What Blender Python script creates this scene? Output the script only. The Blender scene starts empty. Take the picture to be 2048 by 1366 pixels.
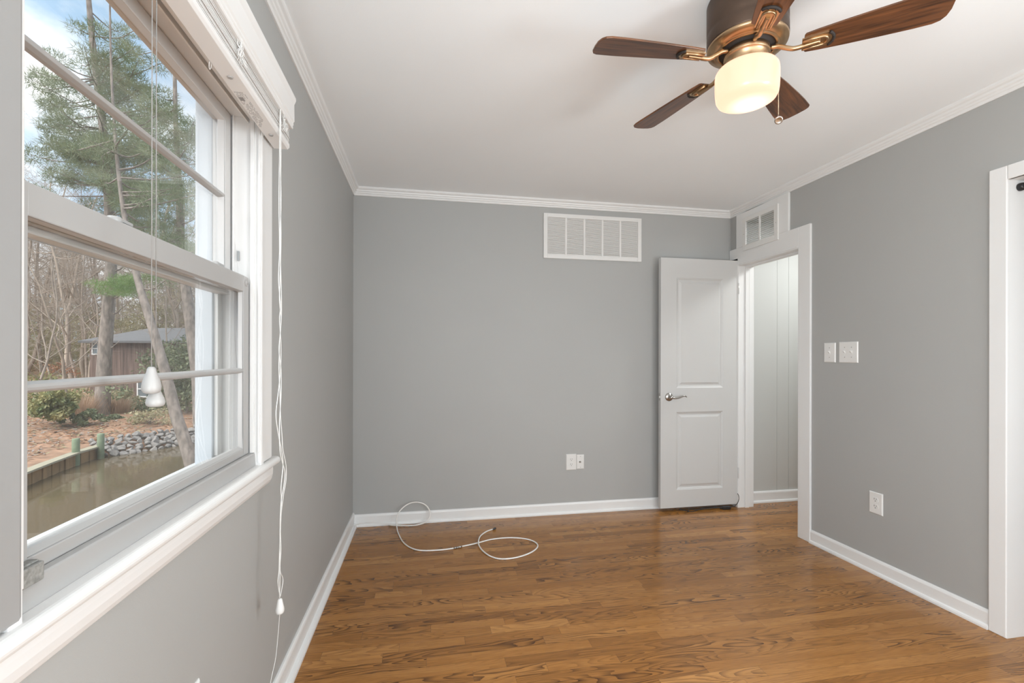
import bpy, bmesh, math, random
import numpy as np
from mathutils import Vector, Matrix, Euler

S = bpy.context.scene
COL = S.collection
R = math.radians

# ------------------------------------------------------------------ camera
CAM_H, YAW, ROLL, F_PX, HOR = 1.229, 0.1825, 0.0019, 926.0, 712.4
cam = bpy.data.cameras.new('camera')
cam.sensor_width = 36.0
cam.lens = F_PX / 2048 * 36.0
cam.shift_y = (HOR - 683) / 2048
cam.clip_start = 0.02
cam.clip_end = 500
camo = bpy.data.objects.new('camera', cam)
COL.objects.link(camo)
camo.matrix_world = (Matrix.Translation((0, 0, CAM_H)) @ Matrix.Rotation(-YAW, 4, 'Z')
                     @ Matrix.Rotation(R(90), 4, 'X') @ Matrix.Rotation(ROLL, 4, 'Z'))
S.camera = camo

# ------------------------------------------------------------------ view, sky, sun, fill lights
S.view_settings.view_transform = 'Standard'
S.view_settings.look = 'None'
S.view_settings.gamma = 1.0
S.view_settings.exposure = 0.20
S.view_settings.use_curve_mapping = False
S.cycles.use_denoising = True
S.cycles.max_bounces = 10
S.cycles.diffuse_bounces = 6
S.cycles.transparent_max_bounces = 24
S.cycles.sample_clamp_indirect = 6.0
S.cycles.caustics_reflective = False
S.cycles.caustics_refractive = False

world = bpy.data.worlds.new('sky')
S.world = world
world.use_nodes = True
wn, wl = world.node_tree.nodes, world.node_tree.links
wn.clear()
w_out = wn.new('ShaderNodeOutputWorld')
w_bg = wn.new('ShaderNodeBackground')
w_tc = wn.new('ShaderNodeTexCoord')
w_map = wn.new('ShaderNodeMapping')
w_map.inputs['Scale'].default_value = (1, 1, 1.8)
w_ns = wn.new('ShaderNodeTexNoise')
w_ns.inputs['Scale'].default_value = 3.4
w_ns.inputs['Detail'].default_value = 6
w_ns.inputs['Roughness'].default_value = 0.55
w_rp = wn.new('ShaderNodeValToRGB')
w_rp.color_ramp.elements[0].position = 0.42
w_rp.color_ramp.elements[0].color = (0.36, 0.53, 0.72, 1)
w_rp.color_ramp.elements[1].position = 0.62
w_rp.color_ramp.elements[1].color = (1.0, 1.0, 1.0, 1)
wl.new(w_tc.outputs['Generated'], w_map.inputs['Vector'])
wl.new(w_map.outputs['Vector'], w_ns.inputs['Vector'])
wl.new(w_ns.outputs['Fac'], w_rp.inputs['Fac'])
wl.new(w_rp.outputs['Color'], w_bg.inputs['Color'])
wl.new(w_bg.outputs['Background'], w_out.inputs['Surface'])
w_bg.inputs['Strength'].default_value = 1.5


def lamp(name, kind, loc, energy, color=(1, 1, 1), direction=None, **kw):
    l = bpy.data.lights.new(name, kind)
    l.energy = energy
    l.color = color
    for k, v in kw.items():
        setattr(l, k, v)
    o = bpy.data.objects.new(name, l)
    COL.objects.link(o)
    o.location = loc
    if direction is not None:
        o.rotation_euler = Vector(direction).to_track_quat('-Z', 'Y').to_euler()
    return o


# hazy sun: high, from the canal side behind the camera, wide disc through thin cloud
lamp('sun', 'SUN', (-10, -10, 20), 6.0, (1.0, 0.97, 0.93), (0.40, 0.46, -0.80), angle=R(55))
# added fill light in an invented opening of the rear wall, behind the camera
lamp('rear_fill_light', 'AREA', (1.0, -1.22, 1.25), 24, (0.95, 0.985, 1.0), (0, 1, 0.30),
     shape='RECTANGLE', size=2.5, size_y=1.5)
# added fill for the right wall, in an invented opening behind the camera
lamp('side_fill_light', 'AREA', (-0.53, -0.62, 1.15), 62, (0.95, 0.985, 1.0), (1, 0.30, 0.40),
     shape='RECTANGLE', size=0.85, size_y=1.3)
# added fill for the left wall, from an invented opening opposite
lamp('opposite_fill_light', 'AREA', (2.516, -0.62, 1.15), 60, (0.95, 0.985, 1.0), (-1, 0.30, 0.35),
     shape='RECTANGLE', size=0.85, size_y=1.3)
# ceiling light of the hall beyond the door
lamp('hall_ceiling_light', 'AREA', (3.30, 2.72, 2.36), 19, (0.98, 0.99, 0.97), (0, 0, -1),
     shape='DISK', size=0.5)


# ------------------------------------------------------------------ pixel <-> place
def ray(u, v):
    u -= 1024
    v -= HOR
    c, s = math.cos(ROLL), math.sin(ROLL)
    u, v = c * u + s * v, -s * u + c * v
    X, Z = u / F_PX, -v / F_PX
    cy, sy = math.cos(YAW), math.sin(YAW)
    return Vector((X * cy + sy, -X * sy + cy, Z))


def at(u, v, x=None, y=None, z=None, d=None):
    r = ray(u, v)
    t = x / r.x if x is not None else y / r.y if y is not None else (z - CAM_H) / r.z if z is not None else d
    return Vector((0, 0, CAM_H)) + r * t


# ------------------------------------------------------------------ materials
def nt(name):
    m = bpy.data.materials.new(name)
    m.use_nodes = True
    n, l = m.node_tree.nodes, m.node_tree.links
    return m, n, l, n['Principled BSDF']


def paint(name, col, rough=0.5, var=0.03, scale=6.0, bump=0.0, bscale=300, metal=0.0, coat=0.0, coord='Object', stretch=(1, 1, 1), spec=0.5):
    m, n, l, b = nt(name)
    tc = n.new('ShaderNodeTexCoord')
    mp = n.new('ShaderNodeMapping')
    mp.inputs['Scale'].default_value = stretch
    l.new(tc.outputs[coord], mp.inputs['Vector'])
    ns = n.new('ShaderNodeTexNoise')
    ns.inputs['Scale'].default_value = scale
    ns.inputs['Detail'].default_value = 4
    l.new(mp.outputs['Vector'], ns.inputs['Vector'])
    mx = n.new('ShaderNodeMix')
    mx.data_type = 'RGBA'
    mx.inputs['A'].default_value = (*[max(0, c * (1 - var * 2)) for c in col], 1)
    mx.inputs['B'].default_value = (*[min(1, c * (1 + var * 2)) for c in col], 1)
    l.new(ns.outputs['Fac'], mx.inputs['Factor'])
    l.new(mx.outputs['Result'], b.inputs['Base Color'])
    b.inputs['Roughness'].default_value = rough
    b.inputs['Metallic'].default_value = metal
    b.inputs['Coat Weight'].default_value = coat
    b.inputs['Specular IOR Level'].default_value = spec
    if bump:
        n2 = n.new('ShaderNodeTexNoise')
        n2.inputs['Scale'].default_value = bscale
        n2.inputs['Detail'].default_value = 2
        l.new(mp.outputs['Vector'], n2.inputs['Vector'])
        bp = n.new('ShaderNodeBump')
        bp.inputs['Strength'].default_value = bump
        bp.inputs['Distance'].default_value = 0.002
        l.new(n2.outputs['Fac'], bp.inputs['Height'])
        l.new(bp.outputs['Normal'], b.inputs['Normal'])
    return m


def wood(name, dark, light, rough=0.35, coat=0.2, scale=(3, 40, 40), ns_scale=3.0):
    m, n, l, b = nt(name)
    tc = n.new('ShaderNodeTexCoord')
    mp = n.new('ShaderNodeMapping')
    mp.inputs['Scale'].default_value = scale
    l.new(tc.outputs['Object'], mp.inputs['Vector'])
    ns = n.new('ShaderNodeTexNoise')
    ns.inputs['Scale'].default_value = ns_scale
    ns.inputs['Detail'].default_value = 5
    ns.inputs['Distortion'].default_value = 0.4
    l.new(mp.outputs['Vector'], ns.inputs['Vector'])
    rp = n.new('ShaderNodeValToRGB')
    rp.color_ramp.elements[0].position = 0.3
    rp.color_ramp.elements[0].color = (*dark, 1)
    rp.color_ramp.elements[1].position = 0.72
    rp.color_ramp.elements[1].color = (*light, 1)
    l.new(ns.outputs['Fac'], rp.inputs['Fac'])
    l.new(rp.outputs['Color'], b.inputs['Base Color'])
    b.inputs['Roughness'].default_value = rough
    b.inputs['Coat Weight'].default_value = coat
    b.inputs['Coat Roughness'].default_value = 0.16
    b.inputs['Coat IOR'].default_value = 1.5
    b.inputs['Specular IOR Level'].default_value = 0.35
    return m


def math_node(n, l, op, a, b=None, clamp=False):
    k = n.new('ShaderNodeMath')
    k.operation = op
    k.use_clamp = clamp
    for i, q in enumerate((a, b)):
        if q is None:
            continue
        if isinstance(q, (int, float)):
            k.inputs[i].default_value = q
        else:
            l.new(q, k.inputs[i])
    return k.outputs[0]


def floor_material():
    m, n, l, b = nt('oak_strip')
    uv = n.new('ShaderNodeUVMap')
    uv.uv_map = 'plank'
    tone = n.new('ShaderNodeVertexColor')
    tone.layer_name = 'tone'
    sep = n.new('ShaderNodeSeparateColor')
    l.new(tone.outputs['Color'], sep.inputs['Color'])
    suv = n.new('ShaderNodeSeparateXYZ')
    l.new(uv.outputs['UV'], suv.inputs['Vector'])

    def vec(sx, sy, seed):
        c = n.new('ShaderNodeCombineXYZ')
        l.new(math_node(n, l, 'MULTIPLY', suv.outputs['X'], sx), c.inputs['X'])
        l.new(math_node(n, l, 'MULTIPLY', suv.outputs['Y'], sy), c.inputs['Y'])
        l.new(math_node(n, l, 'MULTIPLY', sep.outputs['Blue'], seed), c.inputs['Z'])
        return c.outputs['Vector']

    def noise(v, scale, det=2.0, dist=0.0):
        k = n.new('ShaderNodeTexNoise')
        k.inputs['Scale'].default_value = scale
        k.inputs['Detail'].default_value = det
        k.inputs['Distortion'].default_value = dist
        l.new(v, k.inputs['Vector'])
        return k.outputs['Fac']
    # cathedral grain: contour lines of a stretched noise field
    g = noise(vec(0.75, 6.0, 57.0), 2.7, 0.6, 0.15)
    wob = noise(vec(5.0, 60.0, 23.0), 1.0, 2)
    bands = math_node(n, l, 'ADD', math_node(n, l, 'MULTIPLY', g, 17.0), math_node(n, l, 'MULTIPLY', wob, 0.35))
    pp = math_node(n, l, 'FRACT', bands)
    line = n.new('ShaderNodeMapRange')
    line.inputs['From Min'].default_value = 0.0
    line.inputs['From Max'].default_value = 0.62
    line.inputs['To Min'].default_value = 1.0
    line.inputs['To Max'].default_value = 0.0
    l.new(pp, line.inputs['Value'])
    brk = noise(vec(9.0, 260.0, 31.0), 1.0, 3)
    brk2 = n.new('ShaderNodeMapRange')
    brk2.inputs['From Min'].default_value = 0.2
    brk2.inputs['From Max'].default_value = 0.6
    brk2.inputs['To Min'].default_value = 0.45
    l.new(brk, brk2.inputs['Value'])
    line_m = math_node(n, l, 'MULTIPLY', line.outputs['Result'], brk2.outputs['Result'])
    amt = math_node(n, l, 'MULTIPLY', line_m, math_node(n, l, 'MULTIPLY', sep.outputs['Green'], 1.0))
    pores = noise(vec(14.0, 420.0, 11.0), 1.0, 3)
    pores2 = n.new('ShaderNodeMapRange')
    pores2.inputs['From Min'].default_value = 0.5
    pores2.inputs['From Max'].default_value = 0.75
    pores2.inputs['To Max'].default_value = 0.5
    l.new(pores, pores2.inputs['Value'])
    broad = noise(vec(1.2, 10.0, 91.0), 1.6, 3)
    rp = n.new('ShaderNodeValToRGB')
    e = rp.color_ramp.elements
    e[0].position = 0.0
    e[0].color = (0.170, 0.066, 0.014, 1)
    e[1].position = 1.0
    e[1].color = (0.535, 0.262, 0.080, 1)
    k = e.new(0.5)
    k.color = (0.355, 0.154, 0.036, 1)
    f1 = math_node(n, l, 'ADD', math_node(n, l, 'MULTIPLY', sep.outputs['Red'], 0.75),
                   math_node(n, l, 'MULTIPLY', broad, 0.5))
    f2 = math_node(n, l, 'SUBTRACT', f1, 0.13, True)
    l.new(f2, rp.inputs['Fac'])
    mx = n.new('ShaderNodeMix')
    mx.data_type = 'RGBA'
    mx.blend_type = 'MULTIPLY'
    mx.inputs['B'].default_value = (0.11, 0.075, 0.06, 1)
    l.new(rp.outputs['Color'], mx.inputs['A'])
    l.new(math_node(n, l, 'MAXIMUM', amt, pores2.outputs['Result']), mx.inputs['Factor'])
    l.new(mx.outputs['Result'], b.inputs['Base Color'])
    b.inputs['Roughness'].default_value = 0.27
    b.inputs['Specular IOR Level'].default_value = 0.30
    b.inputs['Coat Weight'].default_value = 0.25
    b.inputs['Coat Roughness'].default_value = 0.13
    bp = n.new('ShaderNodeBump')
    bp.inputs['Strength'].default_value = 0.10
    bp.inputs['Distance'].default_value = 0.001
    l.new(math_node(n, l, 'ADD', broad, math_node(n, l, 'MULTIPLY', pores, 0.3)), bp.inputs['Height'])
    l.new(bp.outputs['Normal'], b.inputs['Normal'])
    return m


def glass_material():
    m = bpy.data.materials.new('window_glass')
    m.use_nodes = True
    n, l = m.node_tree.nodes, m.node_tree.links
    n.clear()
    o = n.new('ShaderNodeOutputMaterial')
    mix = n.new('ShaderNodeMixShader')
    tr = n.new('ShaderNodeBsdfTransparent')
    tr.inputs['Color'].default_value = (0.985, 0.99, 0.985, 1)
    gl = n.new('ShaderNodeBsdfGlossy')
    gl.inputs['Roughness'].default_value = 0.0
    lw = n.new('ShaderNodeLayerWeight')
    lw.inputs['Blend'].default_value = 0.5
    p = math_node(n, l, 'POWER', lw.outputs['Facing'], 4.0)
    f = math_node(n, l, 'ADD', math_node(n, l, 'MULTIPLY', p, 1.1), 0.05, True)
    l.new(f, mix.inputs['Fac'])
    l.new(tr.outputs[0], mix.inputs[1])
    l.new(gl.outputs[0], mix.inputs[2])
    l.new(mix.outputs[0], o.inputs['Surface'])
    return m


def leaf_material(name, c1, c2, trans=0.25):
    m, n, l, b = nt(name)
    oi = n.new('ShaderNodeTexCoord')
    ns = n.new('ShaderNodeTexNoise')
    ns.inputs['Scale'].default_value = 1.7
    ns.inputs['Detail'].default_value = 5
    l.new(oi.outputs['Object'], ns.inputs['Vector'])
    rp = n.new('ShaderNodeValToRGB')
    rp.color_ramp.elements[0].position = 0.35
    rp.color_ramp.elements[0].color = (*c1, 1)
    rp.color_ramp.elements[1].position = 0.65
    rp.color_ramp.elements[1].color = (*c2, 1)
    l.new(ns.outputs['Fac'], rp.inputs['Fac'])
    l.new(rp.outputs['Color'], b.inputs['Base Color'])
    b.inputs['Roughness'].default_value = 0.6
    b.inputs['Subsurface Weight'].default_value = 0.0
    tl = n.new('ShaderNodeBsdfTranslucent')
    l.new(rp.outputs['Color'], tl.inputs['Color'])
    mix = n.new('ShaderNodeMixShader')
    mix.inputs['Fac'].default_value = trans
    l.new(b.outputs[0], mix.inputs[1])
    l.new(tl.outputs[0], mix.inputs[2])
    l.new(mix.outputs[0], n['Material Output'].inputs['Surface'])
    return m


def water_material():
    m, n, l, b = nt('canal_water')
    tc = n.new('ShaderNodeTexCoord')
    ns = n.new('ShaderNodeTexNoise')
    ns.inputs['Scale'].default_value = 1.6
    ns.inputs['Detail'].default_value = 4
    l.new(tc.outputs['Object'], ns.inputs['Vector'])
    bp = n.new('ShaderNodeBump')
    bp.inputs['Strength'].default_value = 0.10
    bp.inputs['Distance'].default_value = 0.05
    l.new(ns.outputs['Fac'], bp.inputs['Height'])
    l.new(bp.outputs['Normal'], b.inputs['Normal'])
    b.inputs['Base Color'].default_value = (0.10, 0.077, 0.046, 1)
    b.inputs['Roughness'].default_value = 0.06
    b.inputs['IOR'].default_value = 1.33
    return m


def shade_material():
    """opal glass of the fan lamp: glows, brightest over the bulb"""
    m, n, l, b = nt('opal_glass')
    tc = n.new('ShaderNodeTexCoord')
    d = n.new('ShaderNodeVectorMath')
    d.operation = 'DISTANCE'
    d.inputs[1].default_value = (0.022, 0.010, -0.352)
    l.new(tc.outputs['Object'], d.inputs[0])
    mr = n.new('ShaderNodeMapRange')
    mr.interpolation_type = 'SMOOTHSTEP'
    mr.inputs['From Min'].default_value = 0.015
    mr.inputs['From Max'].default_value = 0.085
    mr.inputs['To Min'].default_value = 1.0
    mr.inputs['To Max'].default_value = 0.0
    l.new(d.outputs['Value'], mr.inputs['Value'])
    mx = n.new('ShaderNodeMix')
    mx.data_type = 'RGBA'
    mx.inputs['A'].default_value = (1.35, 0.70, 0.46, 1)
    mx.inputs['B'].default_value = (2.2, 1.3, 0.95, 1)
    l.new(mr.outputs['Result'], mx.inputs['Factor'])
    l.new(mx.outputs['Result'], b.inputs['Emission Color'])
    b.inputs['Emission Strength'].default_value = 1.0
    b.inputs['Base Color'].default_value = (0.10, 0.09, 0.08, 1)
    b.inputs['Roughness'].default_value = 0.25
    return m


M = dict(
    wall=paint('grey_wall_paint', (0.396, 0.402, 0.394), 0.55, 0.012, 3.0, 0.10, 350),
    hall=paint('pale_panel_paint', (0.54, 0.55, 0.535), 0.5, 0.01, 3.0, 0.06, 350),
    ceiling=paint('ceiling_paint', (0.89, 0.925, 0.945), 0.7, 0.012, 2.0, 0.12, 260),
    trim=paint('white_trim_paint', (0.77, 0.778, 0.775), 0.38, 0.01, 4.0, 0.03, 120),
    casing=paint('shaded_casing_paint', (0.31, 0.31, 0.306), 0.4, 0.01, 4.0, 0.03, 120),  # white window casing, its shade put into a darker paint
    frame=paint('skylit_frame_vinyl', (0.74, 0.74, 0.73), 0.32, 0.008, 4.0),  # same white vinyl, sky light put into a lighter tone
    uppersash=paint('half_lit_sash_vinyl', (0.58, 0.578, 0.57), 0.32, 0.008, 4.0),  # same vinyl, middle tone with part of the sky light put in
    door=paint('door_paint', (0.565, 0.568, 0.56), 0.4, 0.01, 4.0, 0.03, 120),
    shaded_vinyl=paint('shaded_white_vinyl', (0.39, 0.388, 0.382), 0.32, 0.008, 4.0),  # same white vinyl, greyed to carry the shade on room-facing faces
    blind=paint('white_blind_slat', (0.75, 0.75, 0.742), 0.4, 0.01, 5.0),
    exterior=paint('pale_blue_exterior', (0.50, 0.54, 0.58), 0.8, 0.01, 8.0),
    siding=paint('outer_siding', (0.55, 0.60, 0.65), 0.8, 0.03, 8.0),
    plate=paint('white_plastic', (0.74, 0.74, 0.725), 0.35, 0.006, 20.0),
    slot=paint('dark_slot', (0.05, 0.05, 0.05), 0.6, 0.02, 20.0),
    tassel=paint('grey_white_tassel', (0.40, 0.395, 0.385), 0.4, 0.02, 30.0),
    tiltcord=paint('backlit_white_cord', (0.27, 0.262, 0.25), 0.6, 0.02, 90.0),  # white cord, its backlit darkness put into the colour
    cord=paint('white_cord', (0.74, 0.74, 0.72), 0.6, 0.02, 90.0),
    cable=paint('white_cable', (0.80, 0.79, 0.76), 0.42, 0.02, 40.0),
    black=paint('black_rubber', (0.018, 0.017, 0.017), 0.45, 0.05, 60.0),
    blackmetal=paint('black_metal', (0.012, 0.012, 0.013), 0.35, 0.05, 30.0),
    nickel=paint('brushed_nickel', (0.46, 0.45, 0.43), 0.28, 0.03, 60.0, metal=1.0),
    brass=paint('brass_connector', (0.60, 0.52, 0.38), 0.25, 0.05, 60.0, metal=1.0),
    bronze=paint('aged_bronze', (0.46, 0.315, 0.185), 0.36, 0.10, 14.0, metal=1.0),
    darkbronze=paint('dark_bronze', (0.085, 0.056, 0.040), 0.45, 0.25, 9.0, metal=0.7),
    gap=paint('dark_gap', (0.022, 0.016, 0.013), 0.7, 0.05, 20.0),
    walnut=wood('walnut_blade', (0.030, 0.0115, 0.0045), (0.165, 0.062, 0.021), 0.36, 0.35, (2.2, 26, 26)),
    shade=shade_material(),
    glass=glass_material(),
    floor=floor_material(),
    subfloor=paint('floor_joint', (0.035, 0.016, 0.008), 0.8, 0.02, 20.0),
    foam=paint('grey_foam', (0.25, 0.25, 0.235), 0.95, 0.3, 160.0, 0.6, 200),
    ink=paint('grey_ink', (0.30, 0.30, 0.30), 0.7, 0.02, 30.0),
    duct=paint('duct_shade_grey', (0.13, 0.129, 0.125), 0.8, 0.02, 6.0),  # dark tone stands for shade inside the duct
    # outdoors
    bark=paint('pine_bark', (0.225, 0.190, 0.165), 0.95, 0.5, 8.0, 0.9, 30, stretch=(1, 1, 0.35)),
    greybark=paint('grey_bark', (0.330, 0.276, 0.231), 0.95, 0.22, 3.0),
    twig=paint('bare_twig', (0.360, 0.294, 0.237), 0.95, 0.2, 1.5),
    needles=leaf_material('pine_needles', (0.120, 0.162, 0.078), (0.264, 0.300, 0.180), 0.4),
    sunlit=leaf_material('sunlit_needles', (0.120, 0.216, 0.060), (0.240, 0.348, 0.120), 0.35),  # pine needles with sunlight put into a brighter green
    holly=leaf_material('holly_leaves', (0.078, 0.114, 0.054), (0.264, 0.288, 0.162), 0.2),
    olive=leaf_material('olive_scrub', (0.29, 0.275, 0.15), (0.50, 0.45, 0.29), 0.4),
    rhodo=leaf_material('bank_shrub_leaves', (0.120, 0.174, 0.066), (0.396, 0.348, 0.156), 0.25),
    grass=leaf_material('dry_grass', (0.372, 0.240, 0.156), (0.480, 0.348, 0.240), 0.3),
    rust=leaf_material('rust_leaves', (0.300, 0.132, 0.060), (0.450, 0.252, 0.150), 0.3),
    straw=paint('pine_straw', (0.285, 0.170, 0.108), 0.95, 0.40, 2.2, 0.8, 9),
    stone=paint('bank_stone', (0.215, 0.200, 0.187), 0.9, 0.28, 4.0, 0.5, 20),
    plank=paint('bulkhead_plank', (0.216, 0.132, 0.060), 0.9, 0.35, 3.0, stretch=(1, 1, 0.3)),
    cap=paint('weathered_board', (0.300, 0.275, 0.205), 0.9, 0.12, 4.0),
    post=paint('green_treated_post', (0.170, 0.215, 0.140), 0.9, 0.2, 5.0),
    barn=wood('brown_board_siding', (0.060, 0.041, 0.035), (0.255, 0.180, 0.152), 0.9, 0.0, (6.0, 6.0, 0.2), 2.0),
    shingle=paint('grey_shingle', (0.125, 0.125, 0.130), 0.95, 0.15, 5.0),
    pane=paint('dark_pane', (0.16, 0.19, 0.21), 0.08, 0.05, 3.0),
    water=water_material(),
)


# ------------------------------------------------------------------ mesh helpers
class MB:
    def __init__(self):
        self.v, self.f, self.m, self.s = [], [], [], []

    def add(self, vs, fs, mat=0, smooth=False):
        o = len(self.v)
        self.v += [tuple(p) for p in vs]
        self.f += [tuple(i + o for i in q) for q in fs]
        self.m += [mat] * len(fs)
        self.s += [smooth] * len(fs)

    def box(self, x0, x1, y0, y1, z0, z1, mat=0):
        x0, x1 = sorted((x0, x1)); y0, y1 = sorted((y0, y1)); z0, z1 = sorted((z0, z1))
        vs = [(x, y, z) for z in (z0, z1) for y in (y0, y1) for x in (x0, x1)]
        self.add(vs, [(0, 2, 3, 1), (4, 5, 7, 6), (0, 1, 5, 4), (2, 6, 7, 3), (0, 4, 6, 2), (1, 3, 7, 5)], mat)

    def obox(self, c, ax, ay, az, mat=0):
        """box from a centre and three half-axis vectors"""
        c, ax, ay, az = map(Vector, (c, ax, ay, az))
        vs = [c + sx * ax + sy * ay + sz * az for sz in (-1, 1) for sy in (-1, 1) for sx in (-1, 1)]
        self.add(vs, [(0, 2, 3, 1), (4, 5, 7, 6), (0, 1, 5, 4), (2, 6, 7, 3), (0, 4, 6, 2), (1, 3, 7, 5)], mat)

    def prism(self, prof, fn, a0, a1, mat=0, smooth=False):
        """extrude the polygon prof (list of 2-D points); fn(p, a) gives the 3-D point"""
        n = len(prof)
        vs = [fn(p, a0) for p in prof] + [fn(p, a1) for p in prof]
        fs = [(i, (i + 1) % n, n + (i + 1) % n, n + i) for i in range(n)]
        self.add(vs, fs, mat, smooth)
        self.add(vs, [tuple(range(n))[::-1], tuple(range(n, 2 * n))], mat)

    def tube(self, pts, r, n=8, mat=0, closed=False, caps=True, taper=None):
        pts = [Vector(p) for p in pts]
        k = len(pts)
        if k < 2:
            return
        up = None
        rings = []
        for i, p in enumerate(pts):
            if closed:
                t = pts[(i + 1) % k] - pts[(i - 1) % k]
            else:
                t = pts[min(i + 1, k - 1)] - pts[max(i - 1, 0)]
            if t.length < 1e-9:
                t = Vector((0, 0, 1))
            t.normalize()
            if up is None:
                up = t.orthogonal().normalized()
            up = up - t * up.dot(t)
            if up.length < 1e-6:
                up = t.orthogonal()
            up.normalize()
            b = t.cross(up)
            rr = r[i] if isinstance(r, (list, tuple)) else r
            rings.append([p + (up * math.cos(2 * math.pi * j / n) + b * math.sin(2 * math.pi * j / n)) * rr for j in range(n)])
        vs = [q for g in rings for q in g]
        fs = []
        for i in range(k if closed else k - 1):
            a, c = i * n, ((i + 1) % k) * n
            for j in range(n):
                fs.append((a + j, a + (j + 1) % n, c + (j + 1) % n, c + j))
        self.add(vs, fs, mat, True)
        if caps and not closed:
            self.add(rings[0], [tuple(range(n))[::-1]], mat)
            self.add(rings[-1], [tuple(range(n))], mat)

    def lathe(self, prof, c, n=48, mat=0, axis=(0, 0, 1), smooth=True, close_ends=True):
        """prof: (radius, height) pairs along axis"""
        a = Vector(axis).normalized()
        u = a.orthogonal().normalized()
        w = a.cross(u)
        c = Vector(c)
        vs = []
        for r, h in prof:
            for j in range(n):
                t = 2 * math.pi * j / n
                vs.append(c + a * h + (u * math.cos(t) + w * math.sin(t)) * r)
        fs = []
        for i in range(len(prof) - 1):
            for j in range(n):
                fs.append((i * n + j, i * n + (j + 1) % n, (i + 1) * n + (j + 1) % n, (i + 1) * n + j))
        self.add(vs, fs, mat, smooth)
        if close_ends:
            for i, rev in ((0, True), (len(prof) - 1, False)):
                if prof[i][0] > 1e-5:
                    q = vs[i * n:(i + 1) * n]
                    self.add(q, [tuple(range(n))[::-1] if rev else tuple(range(n))], mat)

    def build(self, name, mats, parent=None, bevel=0.0, seg=2, at_base=None, autosmooth=False):
        me = bpy.data.meshes.new(name)
        off = Vector((0, 0, 0))
        if parent is not None:
            off = Vector(parent['_w']) if '_w' in parent else Vector((0, 0, 0))
        elif at_base is not None:
            off = Vector(at_base)
        vs = [(p[0] - off.x, p[1] - off.y, p[2] - off.z) for p in self.v]
        me.from_pydata(vs, [], self.f)
        mats = mats if isinstance(mats, (list, tuple)) else [mats]
        for k in mats:
            me.materials.append(k)
        me.polygons.foreach_set('material_index', self.m)
        me.polygons.foreach_set('use_smooth', self.s)
        me.update()
        bm = bmesh.new()
        bm.from_mesh(me)
        bmesh.ops.remove_doubles(bm, verts=bm.verts, dist=1e-6)
        bmesh.ops.recalc_face_normals(bm, faces=bm.faces)
        bm.to_mesh(me)
        bm.free()
        o = bpy.data.objects.new(name, me)
        COL.objects.link(o)
        if parent is not None:
            o.parent = parent
            o['_w'] = tuple(off)
        else:
            o.location = off
            o['_w'] = tuple(off)
        if bevel:
            b = o.modifiers.new('edge', 'BEVEL')
            b.width = bevel
            b.segments = seg
            b.limit_method = 'ANGLE'
            b.angle_limit = R(40)
            b.harden_normals = False
        return o


def tag(o, label=None, cat=None, group=None, kind=None):
    if label: o['label'] = label
    if cat: o['category'] = cat
    if group: o['group'] = group
    if kind: o['kind'] = kind
    return o


def thing(name, loc, label, cat, group=None, kind=None):
    o = bpy.data.objects.new(name, None)
    COL.objects.link(o)
    o.empty_display_size = 0.1
    o.location = loc
    o['_w'] = tuple(loc)
    return tag(o, label, cat, group, kind)


def spline(pts, per=8, closed=False):
    P = [Vector(p) for p in pts]
    out = []
    n = len(P)
    rng = range(n) if closed else range(n - 1)
    for i in rng:
        p0 = P[(i - 1) % n] if closed or i > 0 else P[0] * 2 - P[1]
        p1, p2 = P[i], P[(i + 1) % n]
        p3 = P[(i + 2) % n] if closed or i + 2 < n else P[-1] * 2 - P[-2]
        for k in range(per):
            t = k / per
            out.append(0.5 * ((2 * p1) + (p2 - p0) * t + (2 * p0 - 5 * p1 + 4 * p2 - p3) * t * t + (3 * p1 - p0 - 3 * p2 + p3) * t ** 3))
    if not closed:
        out.append(P[-1])
    return out


# ================================================================== THE ROOM
XL, XR, YB, YR, ZC = -0.52, 2.506, 3.484, -1.30, 2.44
XLO = -0.665                       # outer face of the window wall
WY0, WY1, WZ0, WZ1 = 0.67, 1.572, 0.862, 1.983   # rough opening of the window
DY0, DY1, DZ = 2.735, 3.385, 1.985               # doorway in the right wall
CY0, CY1, CZ = 0.55, 1.606, 2.016                # closet opening in the right wall
HX, HY0, HYW = 4.7, 1.80, 3.462                  # hall: far end, near wall, panelled wall
XRO = XR + 0.125
SY0, SY1, SZ0, SZ1 = -1.06, -0.18, 0.48, 1.82     # unseen openings added in both side walls for the fill lights

# floor: oak strips laid across the room and on into the hall
random.seed(11)
fb = MB()
fb.box(XL - 0.14, HX + 0.1, YR - 0.1, YB + 0.1, -0.10, -0.0016, 1)
planks = []
y = YR - 0.1
W = 0.0572
while y < YB + 0.06:
    x = XL - 0.1 - random.random() * 0.7
    while x < HX + 0.05:
        ln = random.choice((0.28, 0.36, 0.45, 0.55, 0.62, 0.75, 0.9)) * random.uniform(0.85, 1.15)
        planks.append((x, min(x + ln, HX + 0.08), y, y + W))
        x += ln
    y += W
g = 0.0004
for (a, b_, c, d) in planks:
    fb.add([(a + g, c + g, 0), (b_ - g, c + g, 0), (b_ - g, d - g, 0), (a + g, d - g, 0)], [(0, 1, 2, 3)], 0)
me = bpy.data.meshes.new('floor')
me.from_pydata(fb.v, [], fb.f)
me.materials.append(M['floor']); me.materials.append(M['subfloor'])
me.polygons.foreach_set('material_index', fb.m)
uv_a = np.zeros((len(me.loops), 2), dtype=np.float32)
to_a = np.ones((len(me.loops), 4), dtype=np.float32)
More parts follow.
